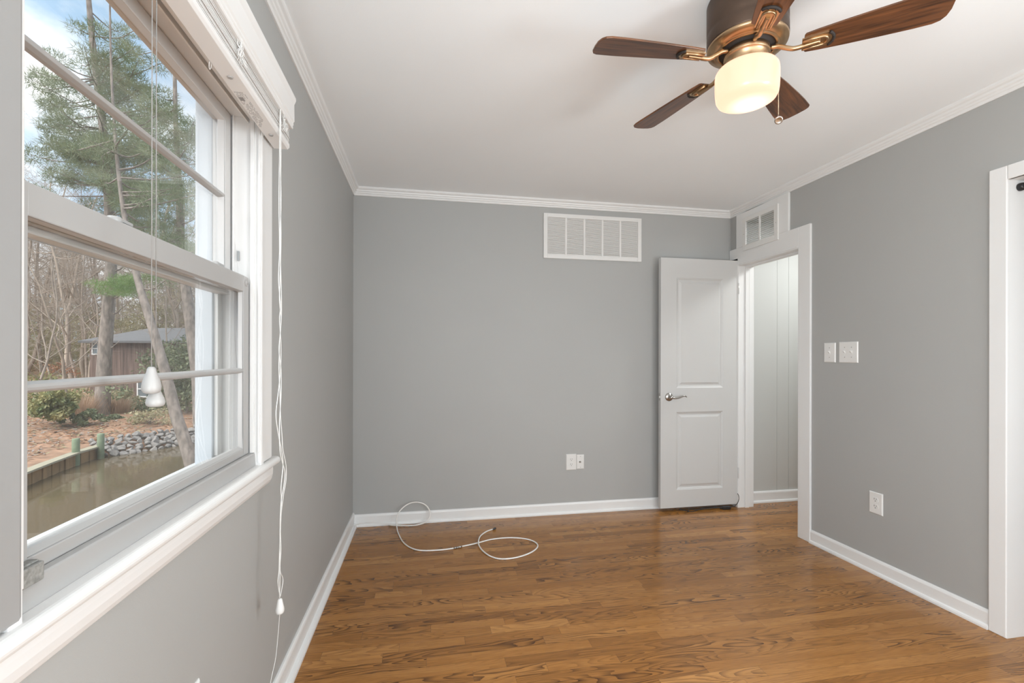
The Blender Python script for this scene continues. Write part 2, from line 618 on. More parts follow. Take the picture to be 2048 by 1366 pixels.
for p in me.polygons:
    if p.material_index == 1:
        continue
    ox, oy = random.uniform(0, 60), random.uniform(0, 60)
    tr = min(1, max(0, random.gauss(0.56, 0.15)))
    tg = random.choice((0.25, 0.4, 0.5, 0.7, 0.95, 1.0))
    tb = random.random()
    fl = random.choice((1, -1))
    for li in p.loop_indices:
        co = me.vertices[me.loops[li].vertex_index].co
        uv_a[li] = (ox + fl * co.x, oy + co.y)
        to_a[li] = (tr, tg, tb, 1)
me.uv_layers.new(name='plank').data.foreach_set('uv', uv_a.ravel())
me.color_attributes.new('tone', 'FLOAT_COLOR', 'CORNER').data.foreach_set('color', to_a.ravel())
fo = bpy.data.objects.new('floor', me)
COL.objects.link(fo)
tag(fo, 'glossy brown oak strip floor running across the room', 'floor', kind='structure')

b = MB()
b.box(XL - 0.14, HX + 0.1, YR - 0.1, YB + 0.12, ZC, ZC + 0.12)
tag(b.build('ceiling', M['ceiling']), 'smooth pale ceiling above the fan', 'ceiling', kind='structure')

b = MB()                           # window wall, with its opening
x0 = XLO + 0.012
for (ya, yb_, za, zb) in ((YR - 0.1, SY0, -0.1, ZC), (SY1, WY0, -0.1, ZC), (SY0, SY1, -0.1, SZ0), (SY0, SY1, SZ1, ZC), (WY1, YB + 0.12, -0.1, ZC), (WY0, WY1, -0.1, WZ0), (WY0, WY1, WZ1, ZC)):
    b.box(x0, XL, ya, yb_, za, zb, 0)
    b.box(XLO, x0, ya, yb_, za - (0.0 if za > 0 else 2.6), zb, 1)
tag(b.build('wall_left', [M['wall'], M['siding']]), 'grey painted wall around the window', 'wall', kind='structure')

b = MB()
b.box(XL, XR, YB, YB + 0.12, -0.1, ZC)
tag(b.build('wall_back', M['wall']), 'grey painted wall facing the viewer behind the open door', 'wall', kind='structure')

b = MB()                           # right wall with doorway, closet opening and the hole behind the small grille
GY0, GY1, GZ0, GZ1 = 2.955, 3.275, 2.11, 2.295
for (ya, yb_, za, zb) in ((YR - 0.1, SY0, -0.1, ZC), (SY1, CY0, -0.1, ZC), (SY0, SY1, -0.1, SZ0), (SY0, SY1, SZ1, ZC), (CY0, CY1, CZ, ZC), (CY1, DY0, -0.1, ZC), (DY1, YB, -0.1, ZC),
                         (DY0, GY0, DZ, ZC), (GY1, DY1, DZ, ZC), (GY0, GY1, DZ, GZ0), (GY0, GY1, GZ1, ZC)):
    b.box(XR, XRO, ya, yb_, za, zb)
tag(b.build('wall_right', M['wall']), 'grey painted wall with the doorway and the light switches', 'wall', kind='structure')

b = MB()                           # rear wall (behind the camera), with a wide opening added for the fill light
RX0, RX1, RZ0, RZ1 = -0.28, 2.28, 0.68, 2.22
for (xa, xb, za, zb) in ((XL, RX0, -0.1, ZC), (RX1, XR, -0.1, ZC), (RX0, RX1, -0.1, RZ0), (RX0, RX1, RZ1, ZC)):
    b.box(xa, xb, YR - 0.1, YR, za, zb)
tag(b.build('wall_rear', M['wall']), 'grey wall behind the viewer', 'wall', kind='structure')

b = MB()                           # hall: panelled wall with vertical grooves
gx = [2.93, 3.042, 2.70, 3.30, 3.41, 3.66, 3.9, 4.02, 4.3]
edges = sorted(gx)
xs = [XRO] + edges + [HX]
for i in range(len(xs) - 1):
    b.box(xs[i] + (0.0012 if i else 0), xs[i + 1] - 0.0012, HYW, HYW + 0.02, -0.1, ZC)
b.box(XRO, HX, HYW + 0.0022, HYW + 0.14, -0.1, ZC)
tag(b.build('wall_hall', M['hall']), 'pale grey grooved panel wall of the hall seen through the doorway', 'wall', kind='structure')
b = MB()
b.box(HX, HX + 0.1, HY0 - 0.1, HYW + 0.14, -0.1, ZC)
b.box(XRO, HX + 0.1, HY0 - 0.1, HY0, -0.1, ZC)
b.box(3.2, 3.3, YR - 0.1, HY0 - 0.1, -0.1, ZC)
b.box(XRO, 3.2, 0.35, 0.45, -0.1, ZC)
tag(b.build('wall_hall_side', M['hall']), 'side walls of the hall and closet beyond the right wall', 'wall', kind='structure')


# baseboards
def base_prof(h, t, ts, hs=0.02):
    """distance from the wall, height"""
    return [(0, 0), (ts, 0), (ts, hs * 0.45), (ts - 0.3 * (ts - t), hs * 0.85), (t + 0.001, hs), (t, hs + 0.001), (t, h - 0.014), (t - 0.0025, h - 0.006), (t - 0.007, h), (0, h)]


b = MB()
b.prism(base_prof(0.100, 0.013, 0.032, 0.026), lambda p, a: (XL + p[0], a, p[1]), YR, YB)
tag(b.build('baseboard_left', M['trim']), 'white baseboard below the window wall', 'baseboard', kind='structure')
b = MB()
b.prism(base_prof(0.086, 0.012, 0.022), lambda p, a: (a, YB - p[0], p[1]), XL, XR)
tag(b.build('baseboard_back', M['trim']), 'white baseboard along the back wall behind the white cable', 'baseboard', kind='structure')
b = MB()
b.prism(base_prof(0.086, 0.012, 0.022), lambda p, a: (XR - p[0], a, p[1]), 1.662, 2.652)
b.prism(base_prof(0.086, 0.012, 0.022), lambda p, a: (XR - p[0], a, p[1]), YR, 0.49)
tag(b.build('baseboard_right', M['trim']), 'white baseboard along the right wall under the outlet', 'baseboard', kind='structure')
b = MB()
b.prism(base_prof(0.095, 0.014, 0.026), lambda p, a: (a, HYW - p[0], p[1]), XRO, HX)
tag(b.build('baseboard_hall', M['trim']), 'white baseboard in the hall seen through the doorway', 'baseboard', kind='structure')

# crown moulding
cp = [(0, -0.056), (0.007, -0.056), (0.010, -0.050), (0.010, -0.044), (0.016, -0.040), (0.018, -0.033), (0.024, -0.029), (0.027, -0.020), (0.036, -0.015), (0.040, -0.009), (0.040, 0), (0, 0)]
for nm, fn, a0, a1, lb in (
        ('trim_1', lambda p, a: (XL + p[0], a, ZC + p[1]), YR, YB, 'white crown moulding above the window wall'),
        ('trim_2', lambda p, a: (a, YB - p[0], ZC + p[1]), XL, XR, 'white crown moulding above the large wall vent'),
        ('trim_3', lambda p, a: (XR - p[0], a, ZC + p[1]), YR, YB, 'white crown moulding above the right wall')):
    b = MB()
    b.prism(cp, fn, a0, a1)
    tag(b.build(nm, M['trim']), lb, 'crown moulding', kind='structure')

# doorway casing and jamb, with the panel above that holds the small grille
XC = XR - 0.016
root = thing('trim_4', (XR, 3.06, 0), 'white casing and jamb of the doorway to the hall', 'door casing', kind='structure')
b = MB()
b.box(XC, XR, 2.650, 2.748, 0.0, 2.112)
b.build('side_casing', M['trim'], root, bevel=0.003)
b = MB()
b.box(XC, XR, 3.372, 3.478, 0.0, 2.03)
b.build('side_casing', M['trim'], root, bevel=0.003)
b = MB()
b.box(XC, XR, 2.748, 3.478, 1.975, 2.112)
b.box(XC - 0.004, XC, 2.756, 3.37, 1.973, 1.985)
b.build('head_casing', M['trim'], root, bevel=0.002)
b = MB()
b.box(XC - 0.001, XR, 2.838, GY0 - 0.005, 2.112, 2.382)
b.box(XC - 0.001, XR, GY1 + 0.005, 3.392, 2.112, 2.382)
b.box(XC - 0.001, XR, GY0 - 0.005, GY1 + 0.005, GZ1 + 0.005, 2.382)
b.box(XC - 0.001, XR, GY0 - 0.005, GY1 + 0.005, 2.112, GZ0 - 0.001) if GZ0 - 0.001 > 2.112 else None
b.build('transom_panel', M['trim'], root, bevel=0.002)
b = MB()
b.box(XC + 0.002, XRO + 0.004, DY0, DY0 + 0.018, 0, DZ)
b.box(XC + 0.002, XRO + 0.004, DY1 - 0.018, DY1, 0, DZ)
b.box(XC + 0.002, XRO + 0.004, DY0 + 0.018, DY1 - 0.018, DZ - 0.018, DZ)
b.box(XR + 0.045, XR + 0.08, DY0 + 0.018, DY0 + 0.028, 0, DZ - 0.018)
b.box(XR + 0.045, XR + 0.08, DY1 - 0.028, DY1 - 0.018, 0, DZ - 0.018)
b.box(XR + 0.045, XR + 0.08, DY0 + 0.028, DY1 - 0.028, DZ - 0.030, DZ - 0.018)
b.build('jamb', M['trim'], root, bevel=0.0015)

# closet opening casing
root = thing('trim_5', (XR, 1.1, 0), 'white casing and jamb of the opening at the right edge', 'door casing', kind='structure')
b = MB()
b.box(XR - 0.018, XR, 1.594, 1.661, 0, 2.066)
b.build('side_casing', M['trim'], root, bevel=0.004)
b = MB()
b.box(XR - 0.018, XR, 0.49, 0.56, 0, 2.066)
b.build('side_casing', M['trim'], root, bevel=0.004)
b = MB()
b.box(XR - 0.018, XR, 0.56, 1.594, 2.004, 2.066)
b.build('head_casing', M['trim'], root, bevel=0.004)
b = MB()
b.box(XR - 0.014, XRO + 0.003, CY1 - 0.012, CY1, 0, CZ)
b.box(XR - 0.014, XRO + 0.003, CY0, CY0 + 0.012, 0, CZ)
b.box(XR - 0.014, XRO + 0.003, CY0 + 0.012, CY1 - 0.012, CZ - 0.012, CZ)
b.build('jamb', M['trim'], root, bevel=0.001)

# ------------------------------------------------------------------ window 1
win = thing('window_1', (XL, 1.12, 0.86), 'white double-hung window with a view over the canal', 'window', kind='structure')
XF = -0.502
b = MB()
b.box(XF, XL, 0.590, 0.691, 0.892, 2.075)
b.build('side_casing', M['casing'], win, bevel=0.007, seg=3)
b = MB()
b.box(XF, XL, 1.552, 1.652, 0.892, 2.075)
b.build('side_casing', M['trim'], win, bevel=0.007, seg=3)
b = MB()
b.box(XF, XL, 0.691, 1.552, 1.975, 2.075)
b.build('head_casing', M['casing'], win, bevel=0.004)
b = MB()                           # jamb liners and head
b.box(-0.665 + 0.04, XF - 0.001, WY0, 0.690, 0.88, WZ1)
b.box(-0.665 + 0.04, XF - 0.001, 1.553, WY1, 0.88, WZ1)
b.box(-0.665 + 0.04, XF - 0.001, 0.690, 1.553, 1.963, WZ1)
for s, yj in ((1, 0.690), (-1, 1.553)):     # stops and sash tracks on the jambs
    b.box(-0.513, -0.506, yj, yj + s * 0.006, 0.93, 1.963)
    b.box(-0.534, -0.523, yj, yj + s * 0.009, 0.93, 1.963)
    b.box(-0.584, -0.579, yj, yj + s * 0.011, 0.93, 1.963)
    b.box(-0.625, -0.615, yj, yj + s * 0.030, 0.93, 1.963)
b.box(-0.534, -0.523, 0.69, 1.553, 1.952, 1.963)
b.box(-0.513, -0.506, 0.69, 1.553, 1.956, 1.963)
b.box(-0.545, -0.54, 0.69, 1.553, 1.946, 1.963)
b.box(-0.625, -0.615, 0.72, 1.523, 1.948, 1.963)
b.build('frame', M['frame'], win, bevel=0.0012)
b = MB()                           # sill: ledge under the sash, drop face
b.box(-0.640, -0.536, WY0, WY1, 0.862, 0.922)
b.prism([(-0.536, 0.889), (-0.519, 0.889), (-0.5215, 0.926), (-0.524, 0.929), (-0.536, 0.930)], lambda p, a: (p[0], a, p[1]), 0.690, 1.553)
b.build('sill_ledge', M['shaded_vinyl'], win, bevel=0.001)
b = MB()                           # stool with a rounded nose
nose = [(-0.5195, 0.864), (-0.502, 0.864)] + [(-0.500 + 0.0130 * math.cos(t), 0.877 + 0.0130 * math.sin(t)) for t in [R(-90 + 18 * i) for i in range(11)]] + [(-0.5195, 0.890)]
b.prism(nose, lambda p, a: (p[0], a, p[1]), 0.56, 1.688, smooth=False)
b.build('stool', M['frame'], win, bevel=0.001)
b = MB()
apr = [(XL, 0.864), (-0.500, 0.864), (-0.500, 0.852), (-0.501, 0.838), (-0.505, 0.822), (-0.511, 0.811), (-0.516, 0.806), (XL, 0.804)]
b.prism(apr, lambda p, a: (p[0], a, p[1]), 0.58, 1.655)
b.build('apron', M['trim'], win)

# sashes
def sash(name, xf, xb, xg, y0, y1, z0, z1, st, rb, rt, muntin_z, mw, mt):
    """xf front face, xb back face, xg glass plane"""
    b = MB()
    b.box(xb, xf, y0, y0 + st, z0, z1)
    b.box(xb, xf, y1 - st, y1, z0, z1)
    b.box(xb, xf, y0 + st, y1 - st, z0, z0 + rb)
    b.box(xb, xf, y0 + st, y1 - st, z1 - rt, z1)
    # sloping glazing bead
    bd, bt = 0.009, 0.003
    ya, yb_, za, zb = y0 + st, y1 - st, z0 + rb, z1 - rt
    xo, xi = xf - 0.002, xg + 0.001
    O = [(xo, ya, za), (xo, yb_, za), (xo, yb_, zb), (xo, ya, zb)]
    I = [(xi, ya + bd, za + bd), (xi, yb_ - bd, za + bd), (xi, yb_ - bd, zb - bt), (xi, ya + bd, zb - bt)]
    B = [(xi - 0.004, ya, za), (xi - 0.004, yb_, za), (xi - 0.004, yb_, zb), (xi - 0.004, ya, zb)]
    b.add(O + I + B, [(i, (i + 1) % 4, 4 + (i + 1) % 4, 4 + i) for i in range(4)] + [(4 + i, 4 + (i + 1) % 4, 8 + (i + 1) % 4, 8 + i) for i in range(4)]
          + [(8 + i, 8 + (i + 1) % 4, (i + 1) % 4, i) for i in range(4)])
    o = b.build(name, M['shaded_vinyl' if name == 'lower_sash' else 'uppersash'], win, bevel=0.002)
    b = MB()
    b.box(xg - 0.004, xg, ya + 0.002, yb_ - 0.002, za + 0.002, zb - 0.002)
    b.build('glass_pane', M['glass'], o)
    b = MB()
    prof = [(xg + 0.0005, muntin_z - mw / 2), (xg + 0.0005, muntin_z + mw / 2), (xg + mt * 0.45, muntin_z + mw / 2 * 0.85), (xg + mt * 0.9, muntin_z + mw * 0.25), (xg + mt, muntin_z), (xg + mt * 0.9, muntin_z - mw * 0.25), (xg + mt * 0.45, muntin_z - mw / 2 * 0.85)]
    b.prism(prof, lambda p, a: (p[0], a, p[1]), ya - 0.002, yb_ + 0.002)
    b.build('muntin', M['shaded_vinyl'], o, bevel=0.0008)
    return o


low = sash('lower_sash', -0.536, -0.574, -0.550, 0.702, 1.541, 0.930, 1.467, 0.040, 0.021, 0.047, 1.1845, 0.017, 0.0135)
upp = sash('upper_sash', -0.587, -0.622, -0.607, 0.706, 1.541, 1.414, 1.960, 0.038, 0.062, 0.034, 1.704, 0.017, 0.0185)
for yy in (0.965, 1.37):            # sash locks on the meeting rail
    b = MB()
    b.box(-0.572, -0.548, yy - 0.032, yy + 0.032, 1.467, 1.472)
    b.lathe([(0.012, 0), (0.012, 0.007), (0.009, 0.010), (0.0, 0.0105)], (-0.560, yy - 0.004, 1.472), 20)
    b.obox((-0.556, yy + 0.016, 1.478), (0.004, 0.001, 0), (-0.001, 0.022, 0), (0, 0, 0.003))
    b.build('sash_lock', M['shaded_vinyl'], low, bevel=0.001)
for yy in (0.722, 1.522):
    b = MB()
    b.lathe([(0.0, 0.0), (0.010, 0.0), (0.010, 0.0015), (0.0, 0.0018)], (-0.536, yy, 1.448), 18, axis=(1, 0, 0))
    b.build('tilt_latch', M['shaded_vinyl'], low)
b = MB()                            # sash balance shoe on the far jamb
b.box(-0.572, -0.566, 1.5495, 1.5535, 1.52, 1.55)
b.build('track_clip', M['nickel'], win)
b = MB()                            # pale blue outer trim of the opening
b.box(-0.672, -0.6255, 1.512, 1.62, 0.86, 1.996)
b.box(-0.672, -0.6255, 0.62, 0.716, 0.86, 1.996)
b.box(-0.672, -0.6255, 0.62, 1.62, 1.995, 2.06)
b.box(-0.69, -0.6255, 0.62, 1.62, 0.84, 0.905)
b.build('outer_trim', M['exterior'], win, bevel=0.002)
b = MB()
b.box(-0.5365, -0.5225, 0.700, 0.744, 0.9305, 0.950)
b.box(-0.5225, -0.516, 0.700, 0.743, 0.922, 0.948)
tag(b.build('foam_strip', M['foam'], bevel=0.002), 'small grey foam strip stuck in the near corner of the window ledge', 'foam strip')

# ------------------------------------------------------------------ blind, drawn up
bl = thing('window_blind', (-0.47, 1.12, 1.9), 'white slatted window blind drawn up in a stack', 'blind')
BY0, BY1 = 0.606, 1.634
b = MB()
b.prism([(-0.493, 1.908), (-0.451, 1.908), (-0.4455, 1.914), (-0.4455, 1.925), (-0.447, 1.9275), (-0.493, 1.9275)], lambda p, a: (p[0], a, p[1]), BY0, BY1)
rail = b.build('bottom_rail', M['blind'], bl, bevel=0.0008)
random.seed(4)
b = MB()
z = 1.929
k = 0
while z < 2.028:
    dx, dy = random.uniform(-0.0012, 0.0012), random.uniform(-0.002, 0.002)
    b.prism([(-0.494 + dx, z + 0.0004), (-0.482 + dx, z + 0.0012), (-0.470 + dx, z + 0.0016), (-0.458 + dx, z + 0.0012), (-0.4465 + dx, z + 0.0002), (-0.4465 + dx, z + 0.0030), (-0.458 + dx, z + 0.0040), (-0.470 + dx, z + 0.0044), (-0.482 + dx, z + 0.0040), (-0.494 + dx, z + 0.0032)],
            lambda p, a: (p[0], a, p[1]), BY0 + 0.001 + dy, BY1 - 0.001 + dy)
    z += 0.0052
    k += 1
b.build('slat', M['blind'], bl)
b = MB()
b.box(-0.498, -0.452, BY0 + 0.004, BY1 - 0.004, 2.032, 2.075)
b.build('headrail', M['blind'], bl, bevel=0.001)
b = MB()
vp = [(-0.448, 1.980), (-0.4385, 1.980), (-0.4365, 1.983), (-0.4375, 1.990), (-0.4350, 1.994), (-0.4355, 2.001), (-0.4320, 2.006), (-0.4325, 2.022), (-0.4330, 2.060), (-0.4305, 2.066), (-0.4275, 2.074), (-0.4275, 2.082), (-0.431, 2.088), (-0.448, 2.088)]
b.prism(vp, lambda p, a: (p[0], a, p[1]), BY0 - 0.008, BY1 + 0.008)
b.box(-0.500, -0.448, BY1 + 0.001, BY1 + 0.008, 1.982, 2.088)
b.box(-0.500, -0.448, BY0 - 0.008, BY0 - 0.001, 1.982, 2.088)
b.build('valance', M['blind'], bl)
for yy in (1.235, 1.535):
    b = MB()
    b.lathe([(0.0, 0.0), (0.007, 0.0), (0.0065, -0.0022), (0.004, -0.003), (0.0, -0.0012)], (-0.472, yy, 1.908), 18)
    b.build('cord_plug', M['tassel'], rail)
b = MB()                            # faint printing on the underside of the rail
random.seed(9)
for row in range(7):
    yy = 1.30
    yend = 1.49 - 0.008 * row
    while yy < yend:
        w = random.uniform(0.002, 0.009)
        if random.random() < 0.72:
            b.box(-0.488 + row * 0.0036, -0.4868 + row * 0.0036, yy, yy + w, 1.9076, 1.908)
        yy += w + 0.0022
b.box(-0.487, -0.476, 1.325, 1.343, 1.9075, 1.908)
b.build('printed_label', M['ink'], rail)
random.seed(21)                     # ladder cords and their knots
for yy in (1.205, 1.552):
    b = MB()
    for k in range(3):
        dy = random.uniform(-0.008, 0.008)
        pts = []
        for i in range(14):
            t = i / 13
            pts.append((-0.4435 + random.uniform(0, 0.007), yy + dy + random.uniform(-0.006, 0.006), 2.035 - t * 0.105))
        b.tube(spline(pts, 4), 0.0007, 5)
    for k in range(9):
        c = Vector((-0.4425 + 0.0012 * k, yy + random.uniform(-0.012, 0.012), 1.985 - 0.006 * k))
        rr = random.uniform(0.004, 0.0085)
        ph = random.uniform(0, 6)
        pts = [c + Vector((0.5 * rr * math.sin(t + ph), rr * math.cos(t), rr * 1.5 * math.sin(t))) for t in [2 * math.pi * i / 14 for i in range(14)]]
        b.tube(pts, 0.0008, 5, closed=True)
    c = Vector((-0.4955, yy - 0.02, 1.905))
    pts = [c + Vector((0.001 * math.sin(t), 0.005 * math.cos(t), 0.011 * math.sin(t))) for t in [2 * math.pi * i / 14 for i in range(14)]]
    b.tube(pts, 0.0009, 5, closed=True)
    b.build('ladder_cord', M['cord'], bl)


def tassel(name, parent, top, h, r0, r1):
    b = MB()
    b.lathe([(0.0, 0.0), (r0 * 0.75, -0.0008), (r0 * 1.1, -0.004), (r0 * 1.3, -h * 0.22), (r1 * 0.76, -h * 0.42), (r1 * 0.93, -h * 0.60), (r1, -h * 0.75), (r1 * 0.95, -h * 0.88), (r1 * 0.8, -h * 0.96), (r1 * 0.5, -h), (0, -h)], top, 24)
    return b.build(name, M['tassel' if parent.name.startswith('tilt') else 'plate'], parent)


# tilt cords with two drop-shaped tassels, hanging in front of the glass
b = MB()
P1, P2 = at(303, 733, x=-0.44), at(311, 776, x=-0.44)
b.tube([(-0.44, P1.y, 2.03), (-0.44, P1.y, P1.z - 0.004)], 0.0008, 6)
b.tube([(-0.4395, P2.y, 2.03), (-0.4395, P2.y, P2.z - 0.004)], 0.0008, 6)
tc = b.build('tilt_cord', M['tiltcord'], bl)
tassel('tassel', tc, P1, 0.044, 0.0055, 0.0135)
tassel('tassel', tc, P2, 0.031, 0.0060, 0.0135)
# long lift cords with a tassel and a trailing end
b = MB()
A = [[(560, 185), (559, 290), (558, 400), (559, 500), (557, 560), (561, 610), (559, 640), (562, 690), (561, 740), (556, 790), (552, 830), (557, 870), (563, 900), (566, 930), (562, 975), (563, 1010), (561, 1060), (562, 1100), (560, 1140), (566, 1160), (560, 1196)],
     [(561, 185), (562, 290), (561, 400), (562, 480), (560, 560), (559, 600), (562, 640), (559, 690), (558, 740), (560, 790), (561, 830), (564, 870), (566, 900), (572, 930), (572, 960), (567, 990), (562, 1030), (561, 1060), (559, 1100), (558, 1140), (556, 1165), (560, 1196)],
     [(562, 185), (560, 290), (562, 400), (560, 480), (562, 560), (563, 620), (561, 660), (558, 700), (562, 740), (562, 790), (559, 850), (560, 900), (565, 925), (570, 945), (568, 970), (562, 1005), (560, 1060), (560, 1140), (559, 1196)]]
for q, P in enumerate(A):
    b.tube(spline([at(u, v, x=-0.440 + 0.0016 * (q - 1)) for u, v in P], 5), 0.00125, 6)
T = at(560, 1198, x=-0.44)
tail = spline([T + Vector((0, 0, -0.035)), at(556, 1270, x=-0.445), at(551, 1318, x=-0.448), at(541, 1366, x=-0.45), at(533, 1440, x=-0.45)], 6)
b.tube(tail, 0.0009, 6)
lc = b.build('lift_cord', M['cord'], bl)
tassel('tassel', lc, T + Vector((0, 0, 0.002)), 0.047, 0.0060, 0.0125)

# ------------------------------------------------------------------ the open door
FY0, FY1 = 3.375, 3.410             # leaf thickness
FX0, FX1, FZ0, FZ1 = 1.815, 2.497, 0.030, 2.010
door = thing('door_1', (FX1, 3.39, 0.03), 'white two-panel door standing open along the back wall', 'door', kind='structure')
b = MB()
px0, px1 = 1.950, 2.360
rows = [(0.169, 0.789), (0.979, 1.856)]
b.box(FX0, px0, FY0, FY1, FZ0, FZ1)
b.box(px1, FX1, FY0, FY1, FZ0, FZ1)
zz = [FZ0, rows[0][0], rows[0][1], rows[1][0], rows[1][1], FZ1]
for i in (0, 2, 4):
    b.box(px0, px1, FY0, FY1, zz[i], zz[i + 1])
leaf = b.build('leaf', M['door'], door)
for (za, zb) in rows:
    b = MB()
    steps = [(0.0, 0.0), (0.005, 0.0030), (0.013, 0.0065), (0.016, 0.0095), (0.027, 0.0095), (0.043, 0.0035), (0.0435, 0.0030)]
    rings = []
    for ins, dep in steps:
        rings.append([(px0 + ins, FY0 + dep, za + ins), (px1 - ins, FY0 + dep, za + ins), (px1 - ins, FY0 + dep, zb - ins), (px0 + ins, FY0 + dep, zb - ins)])
    vs = [p for r_ in rings for p in r_]
    fs = []
    for i in range(len(rings) - 1):
        for j in range(4):
            fs.append((i * 4 + j, i * 4 + (j + 1) % 4, i * 4 + 4 + (j + 1) % 4, i * 4 + 4 + j))
    L = (len(rings) - 1) * 4
    fs.append((L, L + 1, L + 2, L + 3))
    n0 = len(vs)
    vs += [(px0, FY1 - 0.004, za), (px1, FY1 - 0.004, za), (px1, FY1 - 0.004, zb), (px0, FY1 - 0.004, zb)]
    fs += [(n0 + 3, n0 + 2, n0 + 1, n0)] + [(j, n0 + j, n0 + (j + 1) % 4, (j + 1) % 4) for j in range(4)]
    b.add(vs, fs)
    b.build('panel', M['door'], leaf)
# lever handle
b = MB()
kx, kz = 1.886, 0.909
b.lathe([(0.0, 0.0), (0.033, 0.0), (0.033, 0.003), (0.029, 0.007), (0.020, 0.011), (0.013, 0.014), (0.0115, 0.030), (0.013, 0.040), (0.012, 0.049), (0.0, 0.051)], (kx, FY0, kz), 32, axis=(0, -1, 0))
pts = spline([(kx, FY0 - 0.040, kz), (kx + 0.025, FY0 - 0.043, kz - 0.006), (kx + 0.055, FY0 - 0.046, kz - 0.004), (kx + 0.085, FY0 - 0.046, kz + 0.006), (kx + 0.108, FY0 - 0.044, kz + 0.010), (kx + 0.128, FY0 - 0.042, kz + 0.001)], 6)
rr = [0.0098 - 0.0058 * (i / (len(pts) - 1)) for i in range(len(pts))]
b.tube(pts, rr, 12)
b.lathe([(0.0, 0.0), (0.033, 0.0), (0.029, 0.007), (0.013, 0.012), (0.012, 0.034), (0.0, 0.036)], (kx, FY1, kz), 24, axis=(0, 1, 0))
tag(b.build('lever_handle', M['nickel'], door), 'brushed metal lever handle')
b = MB()
b.box(FX0 - 0.0014, FX0, FY0 + 0.005, FY1 - 0.005, kz - 0.029, kz + 0.029)
b.box(FX0 - 0.009, FX0 - 0.001, FY0 + 0.011, FY1 - 0.012, kz - 0.009, kz + 0.009)
tag(b.build('latch', M['nickel'], door, bevel=0.001), 'metal latch plate on the door edge')
for zc in (1.782, 0.283):
    b = MB()
    b.tube([(FX1 - 0.001, FY0 - 0.004, zc - 0.044), (FX1 - 0.001, FY0 - 0.004, zc + 0.044)], 0.0045, 10)
    tag(b.build('hinge', M['nickel'], door), 'steel hinge knuckle')

# ------------------------------------------------------------------ wall vents
def louvre(b, c0, c1, zc, tdir, out, h, th=0.0012):
    """one slat from c0 to c1 (along the wall), tilted; out = unit vector into the room"""
    c0, c1, out = Vector(c0), Vector(c1), Vector(out)
    mid, half = (c0 + c1) / 2, (c1 - c0) / 2
    sl = (out * tdir[0] + Vector((0, 0, 1)) * tdir[1]).normalized()
    nn = half.normalized().cross(sl)
    b.obox(Vector((mid.x, mid.y, zc)), half, sl * h, nn * th)


v1 = thing('wall_vent', (1.292, YB, 2.163), 'large white return-air grille with five louvred columns on the back wall', 'vent')
VX0, VX1, VZ0, VZ1 = 0.888, 1.698, 1.990, 2.337
b = MB()
fr, yb2, yf = 0.030, YB, YB - 0.012
b.box(VX0, VX0 + fr, yf, yb2, VZ0, VZ1); b.box(VX1 - fr, VX1, yf, yb2, VZ0, VZ1)
b.box(VX0 + fr, VX1 - fr, yf, yb2, VZ0, VZ0 + fr); b.box(VX0 + fr, VX1 - fr, yf, yb2, VZ1 - fr, VZ1)
wcol = (VX1 - VX0 - 2 * fr)
for i in range(1, 5):
    xm = VX0 + fr + wcol * i / 5
    b.box(xm - 0.007, xm + 0.007, yf + 0.001, yb2, VZ0 + fr, VZ1 - fr)
b.build('frame', M['plate'], v1, bevel=0.0012)
b = MB()
nl = 27
for i in range(5):
    xa, xb = VX0 + fr + wcol * i / 5 + (0.007 if i else 0), VX0 + fr + wcol * (i + 1) / 5 - (0.007 if i < 4 else 0)
    for j in range(nl):
        zc = VZ0 + fr + (VZ1 - VZ0 - 2 * fr) * (j + 0.5) / nl
        louvre(b, (xa, YB - 0.0062, zc), (xb, YB - 0.0062, zc), zc, (0.60, 0.80), (0, -1, 0), 0.0043, 0.0006)
b.build('louvres', M['plate'], v1)
b = MB()
b.box(VX0 + fr, VX1 - fr, YB - 0.0012, YB - 0.0002, VZ0 + fr, VZ1 - fr)
b.build('duct_shade', M['duct'], v1)  # flat dark sheet on the wall, standing for shade behind the louvres
for xs_ in (VX0 + 0.035, (VX0 + VX1) / 2, VX1 - 0.035):
    for zs_ in (VZ0 + 0.013, VZ1 - 0.013):
        b = MB()
        b.lathe([(0.0, 0.0), (0.0035, 0.0), (0.003, 0.0012), (0.0, 0.0016)], (xs_, yf, zs_), 10, axis=(0, -1, 0))
        b.build('screw', M['plate'], v1)

v2 = thing('wall_vent', (XC, 3.115, 2.2), 'small white transom grille with two louvred panels above the doorway', 'vent')
xf2, xb2 = XC - 0.011, XC - 0.001
b = MB()
b.box(xf2, xb2, 2.926, 2.963, 2.072, 2.331); b.box(xf2, xb2, 3.268, 3.304, 2.072, 2.331)
b.box(xf2, xb2, 2.963, 3.268, 2.072, 2.112); b.box(xf2, xb2, 2.963, 3.268, 2.297, 2.331)
b.box(xf2 + 0.001, xb2, 3.108, 3.122, 2.112, 2.297)
b.build('frame', M['plate'], v2, bevel=0.001)
b = MB()
for (ya, yb_) in ((2.963, 3.108), (3.122, 3.268)):
    for j in range(13):
        zc = 2.112 + 0.185 * (j + 0.5) / 13
        louvre(b, (XC - 0.004, ya, zc), (XC - 0.004, yb_, zc), zc, (-0.72, 0.69), (-1, 0, 0), 0.0058, 0.0007)
b.build('louvres', M['plate'], v2)
for yy in (2.944, 3.286):
    b = MB()
    b.lathe([(0.0, 0.0), (0.0035, 0.0), (0.003, 0.0012), (0.0, 0.0016)], (xf2, yy, 2.2), 10, axis=(-1, 0, 0))
    tag(b.build('screw', M['nickel'], v2), 'steel screw head')


